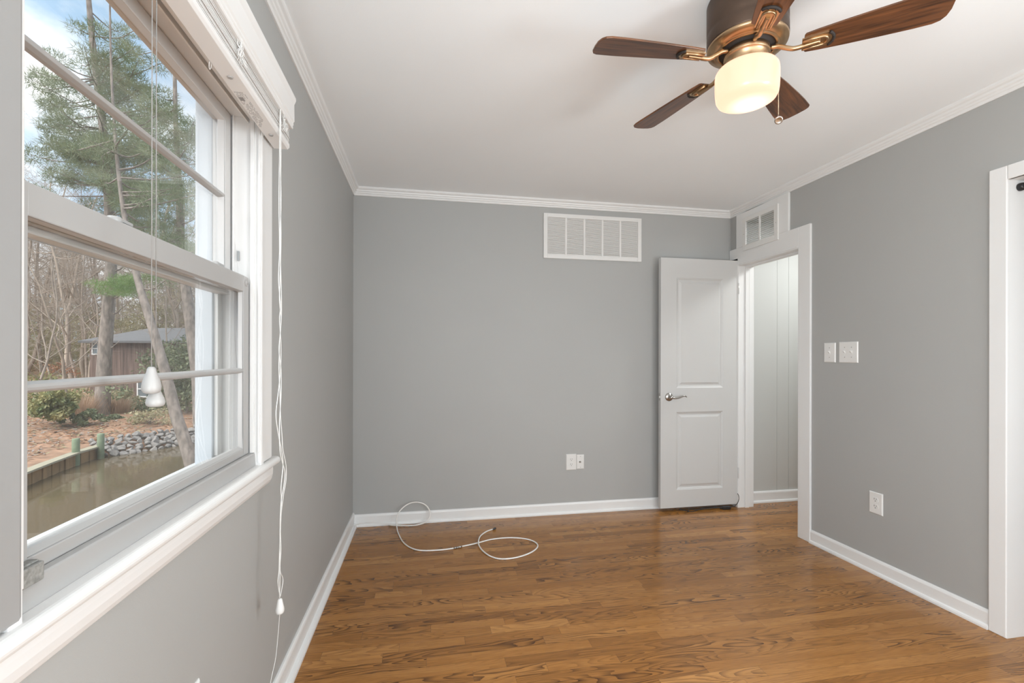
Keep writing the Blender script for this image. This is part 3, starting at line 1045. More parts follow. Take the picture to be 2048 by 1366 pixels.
# ------------------------------------------------------------------ wall plates
def frame_of(wall, a, zc):
    """local frame on a wall: (along, up, out) -> world"""
    if wall == 'back':
        return lambda p: (a + p[0], YB - p[2], zc + p[1])
    if wall == 'right':
        return lambda p: (XR - p[2], a - p[0], zc + p[1])
    return lambda p: (XL + p[2], a + p[0], zc + p[1])


def lbox(b, fn, x0, x1, y0, y1, z0, z1, mat=0):
    P = [fn(p) for p in ((x0, y0, z0), (x1, y1, z1))]
    b.box(P[0][0], P[1][0], P[0][1], P[1][1], P[0][2], P[1][2], mat)


def plate_body(b, fn, w, h, t=0.006):
    vs = []
    for (i, z) in ((0, 0), (0, t * 0.4), (0.004, t)):
        vs += [fn((sx * (w / 2 - i), sy * (h / 2 - i), z)) for sx, sy in ((-1, -1), (1, -1), (1, 1), (-1, 1))]
    b.add(vs, [(0, 1, 2, 3), (8, 9, 10, 11)] + [(k * 4 + j, k * 4 + (j + 1) % 4, k * 4 + 4 + (j + 1) % 4, k * 4 + 4 + j) for k in (0, 1) for j in range(4)])


def disc(b, fn, cx, cy, z0, z1, r, mat=0, n=18, sq=1.0):
    q = []
    for z in (z0, z1):
        for j in range(n):
            t = 2 * math.pi * j / n
            q.append(fn((cx + r * math.cos(t), cy + max(-r * sq, min(r * sq, r * math.sin(t))), z)))
    b.add(q, [(j, (j + 1) % n, n + (j + 1) % n, n + j) for j in range(n)] + [tuple(range(n, 2 * n)), tuple(range(n))[::-1]], mat)


def outlet(wall, a, zc, w, h, label):
    fn = frame_of(wall, a, zc)
    o = thing('wall_outlet', fn((0, 0, 0)), label, 'outlet')
    b = MB(); plate_body(b, fn, w, h); b.build('cover_plate', M['plate'], o)
    for s in (-1, 1):
        b = MB()
        cy = s * 0.0195
        disc(b, fn, 0, cy, 0.005, 0.0078, 0.0172, 0, 24, 0.78)
        q = b.build('receptacle', M['plate'], o)
        b = MB()
        lbox(b, fn, -0.0076, -0.0052, cy + 0.000, cy + 0.009, 0.0076, 0.0080)
        lbox(b, fn, 0.0052, 0.0076, cy + 0.001, cy + 0.008, 0.0076, 0.0080)
        disc(b, fn, 0, cy - 0.007, 0.0076, 0.0080, 0.0027, 0, 10)
        b.build('slot', M['slot'], q)
    b = MB(); disc(b, fn, 0, 0, 0.0055, 0.0070, 0.003, 0, 12); b.build('screw', M['plate'], o)
    return o


outlet('back', 1.1158, 0.401, 0.082, 0.124, 'white wall outlet on the back wall, left of the cable jack plate')
outlet('right', 2.2032, 0.401, 0.080, 0.122, 'white wall outlet low on the right wall')
outlet('left', 1.148, 0.42, 0.080, 0.122, 'white outlet under the window, only its top corner in view')

fn = frame_of('back', 1.1905, 0.400)
o = thing('cable_jack', fn((0, 0, 0)), 'white cable jack plate with a metal centre, right of the outlet', 'wall plate')
b = MB(); plate_body(b, fn, 0.060, 0.112, 0.005); b.build('cover_plate', M['plate'], o)
b = MB()
b.lathe([(0.0, 0.0), (0.0075, 0.0), (0.0075, 0.003), (0.005, 0.003), (0.005, 0.012), (0.0035, 0.013), (0.0, 0.009)], fn((-0.002, 0.0, 0.005)), 16, axis=(0, -1, 0))
tag(b.build('coaxial_socket', M['nickel'], o), 'threaded metal socket')
for s in (-1, 1):
    b = MB()
    disc(b, fn, 0, s * 0.043, 0.0045, 0.0062, 0.003, 0, 12)
    tag(b.build('screw', M['nickel'], o), 'steel screw head')


def switch(a, zc, w, h, gangs, label):
    fn = frame_of('right', a, zc)
    o = thing('light_switch', fn((0, 0, 0)), label, 'light switch')
    b = MB(); plate_body(b, fn, w, h); b.build('cover_plate', M['plate'], o)
    for i in range(gangs):
        cx = (i - (gangs - 1) / 2) * 0.046
        b = MB()
        lbox(b, fn, cx - 0.006, cx + 0.006, -0.013, 0.013, 0.0055, 0.0068)
        vs = [fn((cx + sx * 0.0042, y_, z_)) for sx in (-1, 1) for (y_, z_) in ((-0.006, 0.006), (0.006, 0.006), (0.012, 0.017), (0.006, 0.018))]
        b.add(vs, [(0, 1, 2, 3), (7, 6, 5, 4), (0, 4, 5, 1), (1, 5, 6, 2), (2, 6, 7, 3), (3, 7, 4, 0)])
        b.build('toggle', M['plate'], o, bevel=0.0008)
        for s in (-1, 1):
            b = MB()
            disc(b, fn, cx, s * 0.030, 0.0055, 0.0068, 0.003, 0, 12)
            b.build('screw', M['nickel'], o)
    return o


switch(2.510, 1.2555, 0.084, 0.123, 1, 'white single toggle switch plate, nearer the doorway')
switch(2.379, 1.2565, 0.127, 0.127, 2, 'white double toggle switch plate, wider of the two')

# black rod across the opening at the right edge
o = thing('curtain_rod', (2.556, 1.594, 1.974), 'black tension rod across the opening at the right edge, its round end showing', 'curtain rod')
b = MB()
b.lathe([(0.0, 0.0), (0.017, 0.0), (0.018, 0.006), (0.016, 0.018), (0.012, 0.022), (0.0, 0.022)], (2.556, 1.594, 1.974), 24, axis=(0, -1, 0))
b.build('end_cap', M['blackmetal'], o)
b = MB()
b.lathe([(0.0, 0.0), (0.017, 0.0), (0.018, 0.006), (0.016, 0.018), (0.012, 0.022), (0.0, 0.022)], (2.556, 0.562, 1.974), 24, axis=(0, 1, 0))
b.build('end_cap', M['blackmetal'], o)
b = MB()
b.tube([(2.556, 1.574, 1.974), (2.556, 0.582, 1.974)], 0.0095, 16)
b.build('rod', M['blackmetal'], o)

# ------------------------------------------------------------------ cables on the floor
o = thing('coaxial_cable', (0.1, 3.0, 0), 'white coaxial cable looped on the floor and against the baseboard', 'cable')
rc = 0.0044
pts = [at(690, 1064, x=-0.484), at(700, 1054, x=-0.48), (-0.455, 3.448, 0.030), (-0.40, 3.447, 0.034), (-0.33, 3.446, 0.026), (-0.24, 3.440, 0.012)]
b = MB()
b.tube(spline(pts, 6), 0.0016, 8)
tag(b.build('thin_lead', M['cable'], o), 'thin white lead along the baseboard')
pts = [(-0.26, 3.440, 0.010), (-0.16, 3.418, 0.008), (-0.06, 3.410, 0.010), (0.006, 3.415, 0.032), (0.028, 3.43, 0.078), (0.004, 3.445, 0.130), (-0.050, 3.452, 0.158),
       (-0.115, 3.448, 0.158), (-0.168, 3.436, 0.130), (-0.202, 3.42, 0.088), (-0.208, 3.40, 0.034), (-0.200, 3.34, 0.010)]
for (u, v) in ((798, 1070), (806, 1084), (820, 1095), (842, 1101), (880, 1100), (908, 1096.5)):
    pts.append(at(u, v, z=rc + 0.0006))
b = MB()
b.tube(spline(pts, 7), rc, 10)
pts = [at(u, v, z=rc + 0.0006) for (u, v) in ((923, 1093), (940, 1089.5), (957, 1085.5))]
pts += [at(u, v, z=rc + 0.0006) for (u, v) in ((985, 1078.5), (1020, 1075.5), (1052, 1078), (1071, 1085), (1075, 1094), (1062, 1105), (1035, 1114.5), (1005, 1118), (983, 1113.5))]
pts += [at(967, 1103, z=0.006), at(958, 1091, z=0.0115), at(957, 1082, z=0.0115), at(961, 1072, z=0.006), at(973, 1063, z=0.0044), at(987, 1058, z=0.006)]
b.tube(spline(pts, 7), rc, 10)
b.build('cable', M['cable'], o)
A_, B_ = at(907, 1096.5, z=0.0062), at(924, 1093, z=0.0062)
d = (B_ - A_).normalized()
L_ = (B_ - A_).length
b = MB()
b.lathe([(0.0, 0), (0.0042, 0), (0.0045, L_ * .12), (0.0062, L_ * .13), (0.0062, L_ * .3), (0.0048, L_ * .31), (0.0048, L_ * .45), (0.006, L_ * .46), (0.006, L_ * .56), (0.0048, L_ * .57), (0.0048, L_ * .7), (0.0062, L_ * .71), (0.0062, L_ * .88), (0.0045, L_ * .89), (0.0042, L_), (0, L_)], A_, 14, axis=d)
tag(b.build('coupler', M['nickel'], o), 'shiny metal coupler joining the two cables')
E1, E0 = at(991, 1056.5, z=0.008), at(985.5, 1058.8, z=0.0066)
d = (E1 - E0).normalized()
b = MB()
b.lathe([(0.0, 0), (0.0046, 0), (0.0046, 0.010), (0.0064, 0.011), (0.0064, 0.026), (0.004, 0.027), (0.0, 0.027)], E0, 12, axis=d)
tag(b.build('end_connector', M['slot'], o), 'dark metal end connector')

o = thing('power_cord', (2.4, 3.36, 0), 'black power cord with a plug lying under the open door', 'cord')
b = MB()
pl = Vector((2.375, 3.352, 0.0125))
pts = [(1.985, 3.395, 0.006), (2.035, 3.362, 0.005), (2.04, 3.350, 0.006), (2.055, 3.362, 0.018), (2.10, 3.362, 0.010), (2.16, 3.358, 0.010), (2.24, 3.358, 0.013), (2.32, 3.354, 0.015), pl]
b.tube(spline(pts, 6), 0.0034, 8)
pts = [(2.03, 3.350, 0.004), (2.07, 3.340, 0.004), (2.13, 3.352, 0.010), (2.2, 3.375, 0.016), (2.29, 3.380, 0.012), (2.34, 3.36, 0.012)]
b.tube(spline(pts, 6), 0.0026, 8)
pts = [pl + Vector((0.02, 0, 0.002)), (2.435, 3.350, 0.018), (2.470, 3.349, 0.040), (2.486, 3.349, 0.075), (2.484, 3.349, 0.105), (2.474, 3.350, 0.122)]
b.tube(spline(pts, 6), 0.0026, 8)
b.build('cord', M['black'], o)
b = MB()
b.obox(pl, (0.032, -0.004, 0.001), (0.0015, 0.013, 0), (0, 0, 0.0115))
b.obox(pl + Vector((-0.040, 0.004, 0)), (0.014, -0.002, 0), (0.001, 0.008, 0), (0, 0, 0.008))
b.build('plug', M['black'], o, bevel=0.003)

# ------------------------------------------------------------------ ceiling fan
FC = Vector((1.064, 1.398, ZC))
BZ = 2.238
fan = thing('ceiling_fan', FC, 'bronze ceiling fan with five walnut blades and a lit opal shade', 'ceiling fan')
b = MB()
b.lathe([(0.100, 2.440), (0.123, 2.436), (0.1255, 2.430), (0.1255, 2.338), (0.124, 2.330), (0.1255, 2.326), (0.126, 2.288), (0.124, 2.2835)], (FC.x, FC.y, 0), 72, close_ends=True)
tag(b.build('motor_housing', M['darkbronze'], fan), 'dark bronze drum of the motor')
b = MB()
b.lathe([(0.121, 2.286), (0.1255, 2.283), (0.124, 2.276), (0.100, 2.267), (0.097, 2.268), (0.095, 2.264), (0.088, 2.262), (0.086, 2.266)], (FC.x, FC.y, 0), 72, close_ends=False)
tag(b.build('lower_band', M['bronze'], fan), 'bright bronze rim below the motor')
b = MB()
b.lathe([(0.0895, 2.268), (0.0895, 2.2655), (0.064, 2.2645), (0.064, 2.250)], (FC.x, FC.y, 0), 48)
b.build('flywheel', M['gap'], fan)
b = MB()
b.lathe([(0.066, 2.262), (0.070, 2.260), (0.0715, 2.243), (0.070, 2.240), (0.0655, 2.240), (0.0655, 2.233), (0.0635, 2.231), (0.0635, 2.200), (0.073, 2.196), (0.0735, 2.1905), (0.06, 2.1895)], (FC.x, FC.y, 0), 60)
tag(b.build('light_fitter', M['bronze'], fan), 'bronze collar that holds the shade')
b = MB()
SR = 0.975
sh = [(0.066, 2.203), (0.086, 2.203), (0.095, 2.1995), (0.1005, 2.191), (0.1020, 2.178), (0.1018, 2.150), (0.1005, 2.122), (0.0985, 2.108), (0.0935, 2.0985), (0.084, 2.0935), (0.065, 2.0905), (0.04, 2.0895), (0.0, 2.0890)]
b.lathe([(r_ * SR, z_) for r_, z_ in sh], (FC.x, FC.y, 0), 72)
tag(b.build('light_shade', M['shade'], fan), 'glowing opal glass drum shade')

# pull chain
cx_, cy_ = FC.x + 0.108 * math.cos(-YAW), FC.y + 0.108 * math.sin(-YAW)
b = MB()
zt = 2.214
z = zt
b.tube(spline([(FC.x + 0.062 * math.cos(-YAW), FC.y + 0.062 * math.sin(-YAW), 2.221), (FC.x + 0.085 * math.cos(-YAW), FC.y + 0.085 * math.sin(-YAW), 2.224), (cx_, cy_, zt)], 6), 0.0011, 6)
while z > 2.046:
    b.lathe([(0.0, 0.0017), (0.0012, 0.0012), (0.0017, 0), (0.0012, -0.0012), (0.0, -0.0017)], (cx_, cy_, z), 8)
    z -= 0.0040
b.tube([(cx_, cy_, zt), (cx_, cy_, 2.044)], 0.0005, 5)
ch = b.build('pull_chain', M['brass'], fan)
b = MB()
b.lathe([(0.0, 0.0), (0.002, 0.001), (0.003, -0.008), (0.0, -0.009)], (cx_, cy_, 2.046), 10)
ax = Vector((-0.42, -0.62, -0.66)).normalized()
b.lathe([(0.0, -0.003), (0.0105, -0.003), (0.0130, -0.001), (0.0130, 0.001), (0.0105, 0.003), (0.009, 0.0022), (0.0, 0.0022)], (cx_ + 0.001, cy_, 2.030), 28, axis=ax)
tag(b.build('pull_fob', M['nickel'], ch), 'round metal pull fob')

# blades
PITCH = R(-11)
def blade_meshes():
    """built along +x, flat in xy at z=0; returns the two mesh builders"""
    root_r, tip_r = 0.165, 0.528
    outline = [(root_r + 0.004, -0.037), (root_r, -0.030), (root_r, 0.030), (root_r + 0.004, 0.037)]
    top = [(0.20, 0.0415), (0.28, 0.049), (0.38, 0.0560), (0.45, 0.0600), (0.492, 0.0605), (0.510, 0.055), (0.521, 0.042), (0.527, 0.020)]
    bot = [(0.528, -0.010), (0.526, -0.040), (0.520, -0.0540), (0.508, -0.0605), (0.45, -0.0600), (0.38, -0.0560), (0.28, -0.049), (0.20, -0.0415)]
    poly = outline + top + bot
    bb = MB()
    bb.prism(poly, lambda p, a: (p[0], p[1], a), -0.003, 0.003)
    br = MB()
    # U-shaped bracket plate under the blade, with a ribbed channel
    def pl_prof(s):
        q = [(root_r - 0.006, -0.024 * s), (root_r - 0.006, 0.024 * s)]
        n = 12
        for i in range(n + 1):
            t = R(62 - 124 * i / n)
            q.append((0.214 + 0.030 * s * math.cos(t), 0.0268 * s * math.sin(t) / math.sin(R(62))))
        return q
    br.prism(pl_prof(1.0), lambda p, a: (p[0], p[1], a), -0.0070, -0.0031)
    # raised hairpin rib
    rib = [(root_r - 0.004, 0.0165, -0.0085), (0.195, 0.0165, -0.0085)] + [(0.212 + 0.0165 * math.cos(R(t)), 0.0165 * math.sin(R(t)), -0.0085) for t in range(80, -81, -20)] + [(0.195, -0.0165, -0.0085), (root_r - 0.004, -0.0165, -0.0085)]
    br.tube(rib, 0.0042, 8)
    arm = spline([(0.208, 0, -0.0085), (0.185, 0, -0.0095), (0.160, 0, -0.0110), (0.135, 0, -0.0100), (0.112, 0, 0.002), (0.092, 0, 0.014), (0.072, 0, 0.018)], 5)
    br.tube(arm, [0.0062] * 10 + [0.0075] * (len(arm) - 10), 10)
    tip = [(0.214 + 0.030 * math.cos(R(t)), 0.0268 * math.sin(R(t)) / math.sin(R(62)), -0.0062) for t in range(58, -59, -8)]
    ti = MB()
    ti.tube(tip, 0.0048, 8)
    for s in (-1, 1):
        ti.lathe([(0.0, 0), (0.0028, 0), (0.0022, -0.0014), (0, -0.0018)], (0.2415, 0.010 * s, -0.0105), 10)
    return bb, br, ti


proto = None
A0 = R(176.97)
for k in range(5):
    ang = A0 - k * R(72)
    if proto is None:
        bb, br, ti = blade_meshes()
        bo = bb.build('blade', M['walnut'], None, bevel=0.0012)
        ro = br.build('blade_bracket', M['bronze'], bo)
        to = ti.build('bracket_edge', M['gap'], bo)
        tag(bo, 'dark walnut fan blade'); tag(ro, 'bronze bracket under the blade'); tag(to, 'dark rounded bracket end')
        proto = (bo, ro, to)
    else:
        bo = proto[0].copy(); COL.objects.link(bo)
        for c in proto[1:]:
            c2 = c.copy(); COL.objects.link(c2); c2.parent = bo
    bo.parent = fan
    bo.matrix_local = Matrix.Translation((0, 0, BZ - ZC)) @ Matrix.Rotation(ang, 4, 'Z') @ Matrix.Rotation(PITCH, 4, 'X')

# ================================================================== OUTDOORS
WATER = -2.77
cyw, syw = math.cos(YAW), math.sin(YAW)


def cam_pt(u, D, z):
    """a place D metres ahead of the viewer, in the direction of column u, at height z"""
    X = (u - 1024) / F_PX * D
    return Vector((X * cyw + D * syw, -X * syw + D * cyw, z))


# water's edge on the far bank, as ground points
EDGE = [at(u, v, z=WATER) for (u, v) in ((-40, 1012), (40, 978), (92, 955), (150, 931), (200, 914), (255, 907), (300, 900), (357, 890), (440, 878), (560, 866))]
EDGE = [EDGE[0] + (EDGE[0] - EDGE[1]) * 3] + EDGE + [EDGE[-1] + (EDGE[-1] - EDGE[-2]) * 4]
back_dir = Vector((-0.80, 0.60, 0)).normalized()


def ground_z(t):
    pts = [(0, -2.36), (0.7, -2.30), (3, -2.12), (6, -1.96), (12, -1.85), (25, -1.4), (45, 0.0), (90, 3.0)]
    for (a, za), (c, zc) in zip(pts, pts[1:]):
        if t <= c:
            return za + (zc - za) * (t - a) / (c - a)
    return pts[-1][1]


random.seed(5)
E = spline(EDGE, 5)
T_ = [0, 0.35, 0.7, 1.4, 2.2, 3, 4, 5, 6, 8, 10, 12, 16, 20, 25, 32, 45, 65, 90]
b = MB()
vs, fs = [], []
nT = len(T_)
for i, e in enumerate(E):
    rip = min(1.0, max(0.0, (e.x - EDGE[5].x) * back_dir.y + (e.y - EDGE[5].y) * -back_dir.x + 0.3))
    for j, t in enumerate(T_):
        p = e + back_dir * (t + 0.10)
        zz_ = ground_z(t) + (random.uniform(-0.05, 0.05) if t > 1 else 0)
        if t < 0.9:
            zz_ -= rip * 0.52 * (1 - t / 0.9)
        vs.append((p.x, p.y, zz_))
    p = e + back_dir * 0.12
    vs.append((p.x, p.y, WATER - 0.6))
st = nT + 1
for i in range(len(E) - 1):
    for j in range(nT - 1):
        fs.append((i * st + j, (i + 1) * st + j, (i + 1) * st + j + 1, i * st + j + 1))
    fs.append((i * st, i * st + nT, (i + 1) * st + nT, (i + 1) * st))
b.add(vs, fs, 0, True)
tag(b.build('far_bank', M['straw']), 'orange-brown bank of pine straw beyond the canal', 'ground', kind='structure')
b = MB()
b.box(-80, -3.0, -30, 70, WATER - 0.3, WATER)
tag(b.build('canal_water', M['water']), 'still brown canal water reflecting the trees', 'water', kind='structure')
b = MB()
NB = [(-6.0, -20), (-6.0, 14.5), (-7.0, 17.2), (-7.6, 17.9), (-7.95, 18.4), (-8.2, 19.0), (-8.2, 30)]
b.add([(x_, y_, -2.45) for x_, y_ in NB] + [(-0.7, 30, -2.2), (-0.7, -20, -2.2)], [tuple(range(len(NB) + 2))[::-1]])
b.add([(x_, y_, -2.45) for x_, y_ in NB] + [(x_ - 0.2, y_, -3.2) for x_, y_ in NB], [(i, i + 1, i + 1 + len(NB), i + len(NB)) for i in range(len(NB) - 1)])
tag(b.build('near_bank', M['straw']), 'strip of near bank at the foot of the leaning tree', 'ground', kind='structure')

# bulkhead of planks with a cap board, and two green posts
bk = thing('canal_bulkhead', EDGE[3], 'low plank bulkhead with a pale cap board at the canal edge', 'bulkhead')
b = MB()
c = MB()
i0, i1 = EDGE[1], EDGE[5]
pp_ = [EDGE[0], EDGE[1], EDGE[2], EDGE[3], EDGE[4], EDGE[5]]
random.seed(3)
for a_, c_ in zip(pp_, pp_[1:]):
    ln = (c_ - a_).length
    n = max(1, int(ln / 0.24))
    dd = (c_ - a_) / n
    nn = Vector((-dd.y, dd.x, 0)).normalized()
    for i in range(n):
        m_ = a_ + dd * (i + 0.5) + nn * random.uniform(-0.03, 0.03)
        b.obox((m_.x, m_.y, -2.66), dd * 0.46, nn * 0.04, (0, 0, 0.31))
    m_ = (a_ + c_) / 2
    c.obox((m_.x, m_.y, -2.315), (c_ - a_) * 0.5, nn * 0.16, (0, 0, 0.03))
b.build('plank_wall', M['plank'], bk)
c.build('cap_board', M['cap'], bk)
for (u, v, vt, lb) in ((145, 930, 878, 'green treated post at the bulkhead, nearer of the two'), (195, 916, 868, 'green treated post at the end of the bulkhead beside the stones')):
    p = at(u, v, z=WATER)
    D_ = -p.x * 0 + p.dot(Vector((syw, cyw, 0)))
    zt = CAM_H - (vt - HOR) / F_PX * D_
    p2 = p + Vector((0.17, -0.10, 0))
    b = MB()
    b.lathe([(0.0, -0.5), (0.115, -0.5), (0.115, zt - WATER - 0.02), (0.10, zt - WATER), (0.0, zt - WATER)], (p2.x, p2.y, WATER), 12)
    tag(b.build('dock_post', M['post'], at_base=(p2.x, p2.y, WATER)), lb, 'post')

# riprap: every stone its own object
def stone_mesh(seed):
    rnd = random.Random(seed)
    bm = bmesh.new()
    bmesh.ops.create_icosphere(bm, subdivisions=2, radius=1.0)
    ax_ = [Vector((rnd.uniform(-1, 1), rnd.uniform(-1, 1), rnd.uniform(-1, 1))).normalized() for _ in range(9)]
    lim = [rnd.uniform(0.45, 0.8) for _ in ax_]
    for v in bm.verts:
        for a_, l_ in zip(ax_, lim):
            d_ = v.co.dot(a_)
            if d_ > l_:
                v.co -= a_ * (d_ - l_)
    me = bpy.data.meshes.new('riprap_stone')
    bm.to_mesh(me)
    bm.free()
    me.materials.append(M['stone'])
    return me


SM = [stone_mesh(s) for s in range(7)]
rnd = random.Random(17)
stones = 0
EE = [EDGE[5]] + EDGE[6:11]
seglen = [(q - p).length for p, q in zip(EE, EE[1:])]
rows_ = 6
for row in range(rows_):
    tpos = rnd.uniform(0, 0.2)
    total = sum(seglen)
    while tpos < total - 0.1:
        s_ = tpos
        for p, q, L in zip(EE, EE[1:], seglen):
            if s_ <= L:
                break
            s_ -= L
        pos = p + (q - p) * (s_ / L)
        f_ = row / (rows_ - 1)
        pos = pos + back_dir * (-0.12 + 1.05 * f_ + rnd.uniform(-0.06, 0.06))
        zz_ = WATER + 0.05 + 0.50 * f_ + rnd.uniform(-0.05, 0.05)
        o = bpy.data.objects.new('riprap_stone', SM[rnd.randrange(7)])
        COL.objects.link(o)
        o.location = (pos.x, pos.y, zz_)
        k_ = rnd.uniform(0.13, 0.22)
        o.scale = (k_ * rnd.uniform(0.9, 1.45), k_, k_ * rnd.uniform(0.55, 0.85))
        o.rotation_euler = (rnd.uniform(-.4, .4), rnd.uniform(-.4, .4), rnd.uniform(0, 6.28))
        tag(o, 'grey rock of the stone edging on the far canal bank', 'stone', 'rocks along the far canal bank')
        stones += 1
        tpos += rnd.uniform(0.21, 0.34)

# brown house among the trees
HD = 31.0
hx = Vector((cyw, -syw, 0))          # along the facade
hy = Vector((syw, cyw, 0))           # away from the viewer
def hp(u, dd, z):
    X = (u - 1024) / F_PX * HD
    return hx * X + hy * (HD + dd) + Vector((0, 0, z))
U0, U1 = 180, 362
hb = thing('brown_house', hp((U0 + U1) / 2, 0, -2.2), 'small brown board-sided house with a grey hip roof among the trees', 'house')
b = MB()
q = [hp(U0, 0, -2.4), hp(U1, 0, -2.4), hp(U1, 6, -2.4), hp(U0, 6, -2.4)]
b.add([*q, *[p + Vector((0, 0, 4.62)) for p in q]], [(0, 1, 5, 4), (1, 2, 6, 5), (2, 3, 7, 6), (3, 0, 4, 7), (4, 5, 6, 7)])
b.build('wall', M['barn'], hb)
b = MB()
ov = 12
ez = 2.20
q = [hp(U0 - ov, -0.45, ez), hp(U1 + ov, -0.45, ez), hp(U1 + ov, 6.45, ez), hp(U0 - ov, 6.45, ez)]
top_ = [hp(U0 + 52, 3.0, 3.25), hp(U1 - 52, 3.0, 3.25)]
low_ = [p - Vector((0, 0, 0.14)) for p in q]
b.add(q + top_ + low_, [(0, 1, 5, 4), (1, 2, 5), (2, 3, 4, 5), (3, 0, 4), (0, 6, 7, 1), (1, 7, 8, 2), (2, 8, 9, 3), (3, 9, 6, 0), (6, 9, 8, 7)])
b.build('roof', M['shingle'], hb)
for (ua, ub, va, vb) in ((184.5, 198, 686, 711), (275, 303, 762, 796)):
    X0, X1 = (ua - 1024) / F_PX * HD, (ub - 1024) / F_PX * HD
    Z1_, Z0_ = CAM_H - (va - HOR) / F_PX * HD, CAM_H - (vb - HOR) / F_PX * HD
    def wbox(b, xa, xb, za, zb, d0, d1):
        P_ = hx * ((xa + xb) / 2) + hy * (HD + (d0 + d1) / 2) + Vector((0, 0, (za + zb) / 2))
        b.obox(P_, hx * ((xb - xa) / 2), hy * ((d1 - d0) / 2), (0, 0, (zb - za) / 2))
    t_ = 0.075
    b = MB()
    wbox(b, X0, X0 + t_, Z0_, Z1_, -0.06, 0); wbox(b, X1 - t_, X1, Z0_, Z1_, -0.06, 0)
    wbox(b, X0 + t_, X1 - t_, Z0_, Z0_ + t_, -0.06, 0); wbox(b, X0 + t_, X1 - t_, Z1_ - t_, Z1_, -0.06, 0)
    wbox(b, X0 + t_, X1 - t_, (Z0_ + Z1_) / 2 - 0.03, (Z0_ + Z1_) / 2 + 0.03, -0.05, 0)
    w_ = b.build('window', M['trim'], hb)
    b = MB()
    wbox(b, X0 + t_, X1 - t_, Z0_ + t_, Z1_ - t_, -0.02, 0)
    b.build('pane', M['pane'], w_)


# ---------------------------------------------------------------- plants
def fast_mesh(name, V, F4, mats, matidx=None):
    """V (n,3) array, F4 (m,k) array"""
    me = bpy.data.meshes.new(name)
    me.vertices.add(len(V))
    me.vertices.foreach_set('co', np.asarray(V, dtype=np.float32).ravel())
    k = F4.shape[1]
    me.loops.add(F4.size)
    me.loops.foreach_set('vertex_index', F4.astype(np.int32).ravel())
    me.polygons.add(len(F4))
    me.polygons.foreach_set('loop_start', np.arange(0, F4.size, k, dtype=np.int32))
    me.polygons.foreach_set('loop_total', np.full(len(F4), k, dtype=np.int32))
    for m_ in mats:
        me.materials.append(m_)
    if matidx is not None:
        me.polygons.foreach_set('material_index', matidx.astype(np.int32))
    me.update(calc_edges=True)
    return me


def needle_cloud(rs, centres, radii, per, length, width, flat=0.55):
    """thin needle triangles in puffs: arrays of vertices and faces"""
    V = []
    for c_, r_ in zip(centres, radii):
        n = int(per * (r_ / 0.7) ** 2)
        d = rs.normal(size=(n, 3))
        d /= np.linalg.norm(d, axis=1)[:, None]
        rad = r_ * rs.uniform(0.25, 1.0, size=(n, 1)) ** 0.6
        p = np.array(c_) + d * rad * np.array([1, 1, flat])
        t = d * 0.7 + rs.normal(size=(n, 3)) * 0.6 + np.array([0, 0, 0.35])
        t /= np.linalg.norm(t, axis=1)[:, None]
        s = np.cross(t, rs.normal(size=(n, 3)))
        s /= np.linalg.norm(s, axis=1)[:, None]
        L = length * rs.uniform(0.6, 1.3, size=(n, 1))
        V.append(np.stack([p - s * width, p + s * width, p + t * L], axis=1).reshape(-1, 3))
    V = np.concatenate(V)
    return V, np.arange(len(V)).reshape(-1, 3)


def leaf_cloud(rs, centres, radii, per, size, flat=0.8):
    V = []
    for c_, r_ in zip(centres, radii):
        n = int(per)
        d = rs.normal(size=(n, 3))
        d /= np.linalg.norm(d, axis=1)[:, None]
        p = np.array(c_) + d * (r_ * rs.uniform(0.2, 1.0, size=(n, 1)) ** 0.5) * np.array([1, 1, flat])
        a = rs.normal(size=(n, 3)); a /= np.linalg.norm(a, axis=1)[:, None]
        e = np.cross(a, rs.normal(size=(n, 3))); e /= np.linalg.norm(e, axis=1)[:, None]
        L = size * rs.uniform(0.6, 1.4, size=(n, 1))
        V.append(np.stack([p - a * L, p + e * L * 0.45, p + a * L, p - e * L * 0.45], axis=1).reshape(-1, 3))
    V = np.concatenate(V)
    return V, np.arange(len(V)).reshape(-1, 4)


def branch_tree(seed, h, r, spread=0.5, first=0.3, levels=4, kids=6, crook=0.12):
    """bare crown: tapering crooked tubes, at the origin"""
    rnd = random.Random(seed)
    b = MB()

    def grow(p, d, ln, rad, lv):
        n = 4 if lv else 8
        pts, rr = [p.copy()], [rad]
        q, dd = p.copy(), d.copy()
        for i in range(n):
            dd = (dd + Vector((rnd.gauss(0, crook), rnd.gauss(0, crook), rnd.gauss(0, crook * 0.6) + (0.05 if lv else 0.03)))).normalized()
            q = q + dd * ln / n
            pts.append(q.copy())
            rr.append(rad * (1 - 0.72 * (i + 1) / n))
        b.tube(pts, rr, 7 if lv == 0 else 4 if lv < 3 else 3, caps=False)
        if lv + 1 >= levels:
            return
        kk = kids + (4 if lv == 0 else 0)
        for i in range(kk):
            t = (first if lv == 0 else 0.25) + (1 - (first if lv == 0 else 0.25)) * (i + rnd.random()) / kk
            j = min(n - 1, int(t * n))
            base = pts[j] + (pts[j + 1] - pts[j]) * (t * n - j)
            side = Vector((rnd.gauss(0, 1), rnd.gauss(0, 1), rnd.gauss(0, 0.35))).normalized()
            nd = (d * rnd.uniform(0.35, 0.8) + side * spread * 1.6).normalized()
            grow(base, nd, ln * rnd.uniform(0.28, 0.5) * (1.1 - 0.4 * t), max(0.006, rad * (1 - 0.7 * t) * 0.42), lv + 1)
    grow(Vector((0, 0, -0.4)), Vector((rnd.gauss(0, 0.05), rnd.gauss(0, 0.05), 1)).normalized(), h, r, 0)
    return b


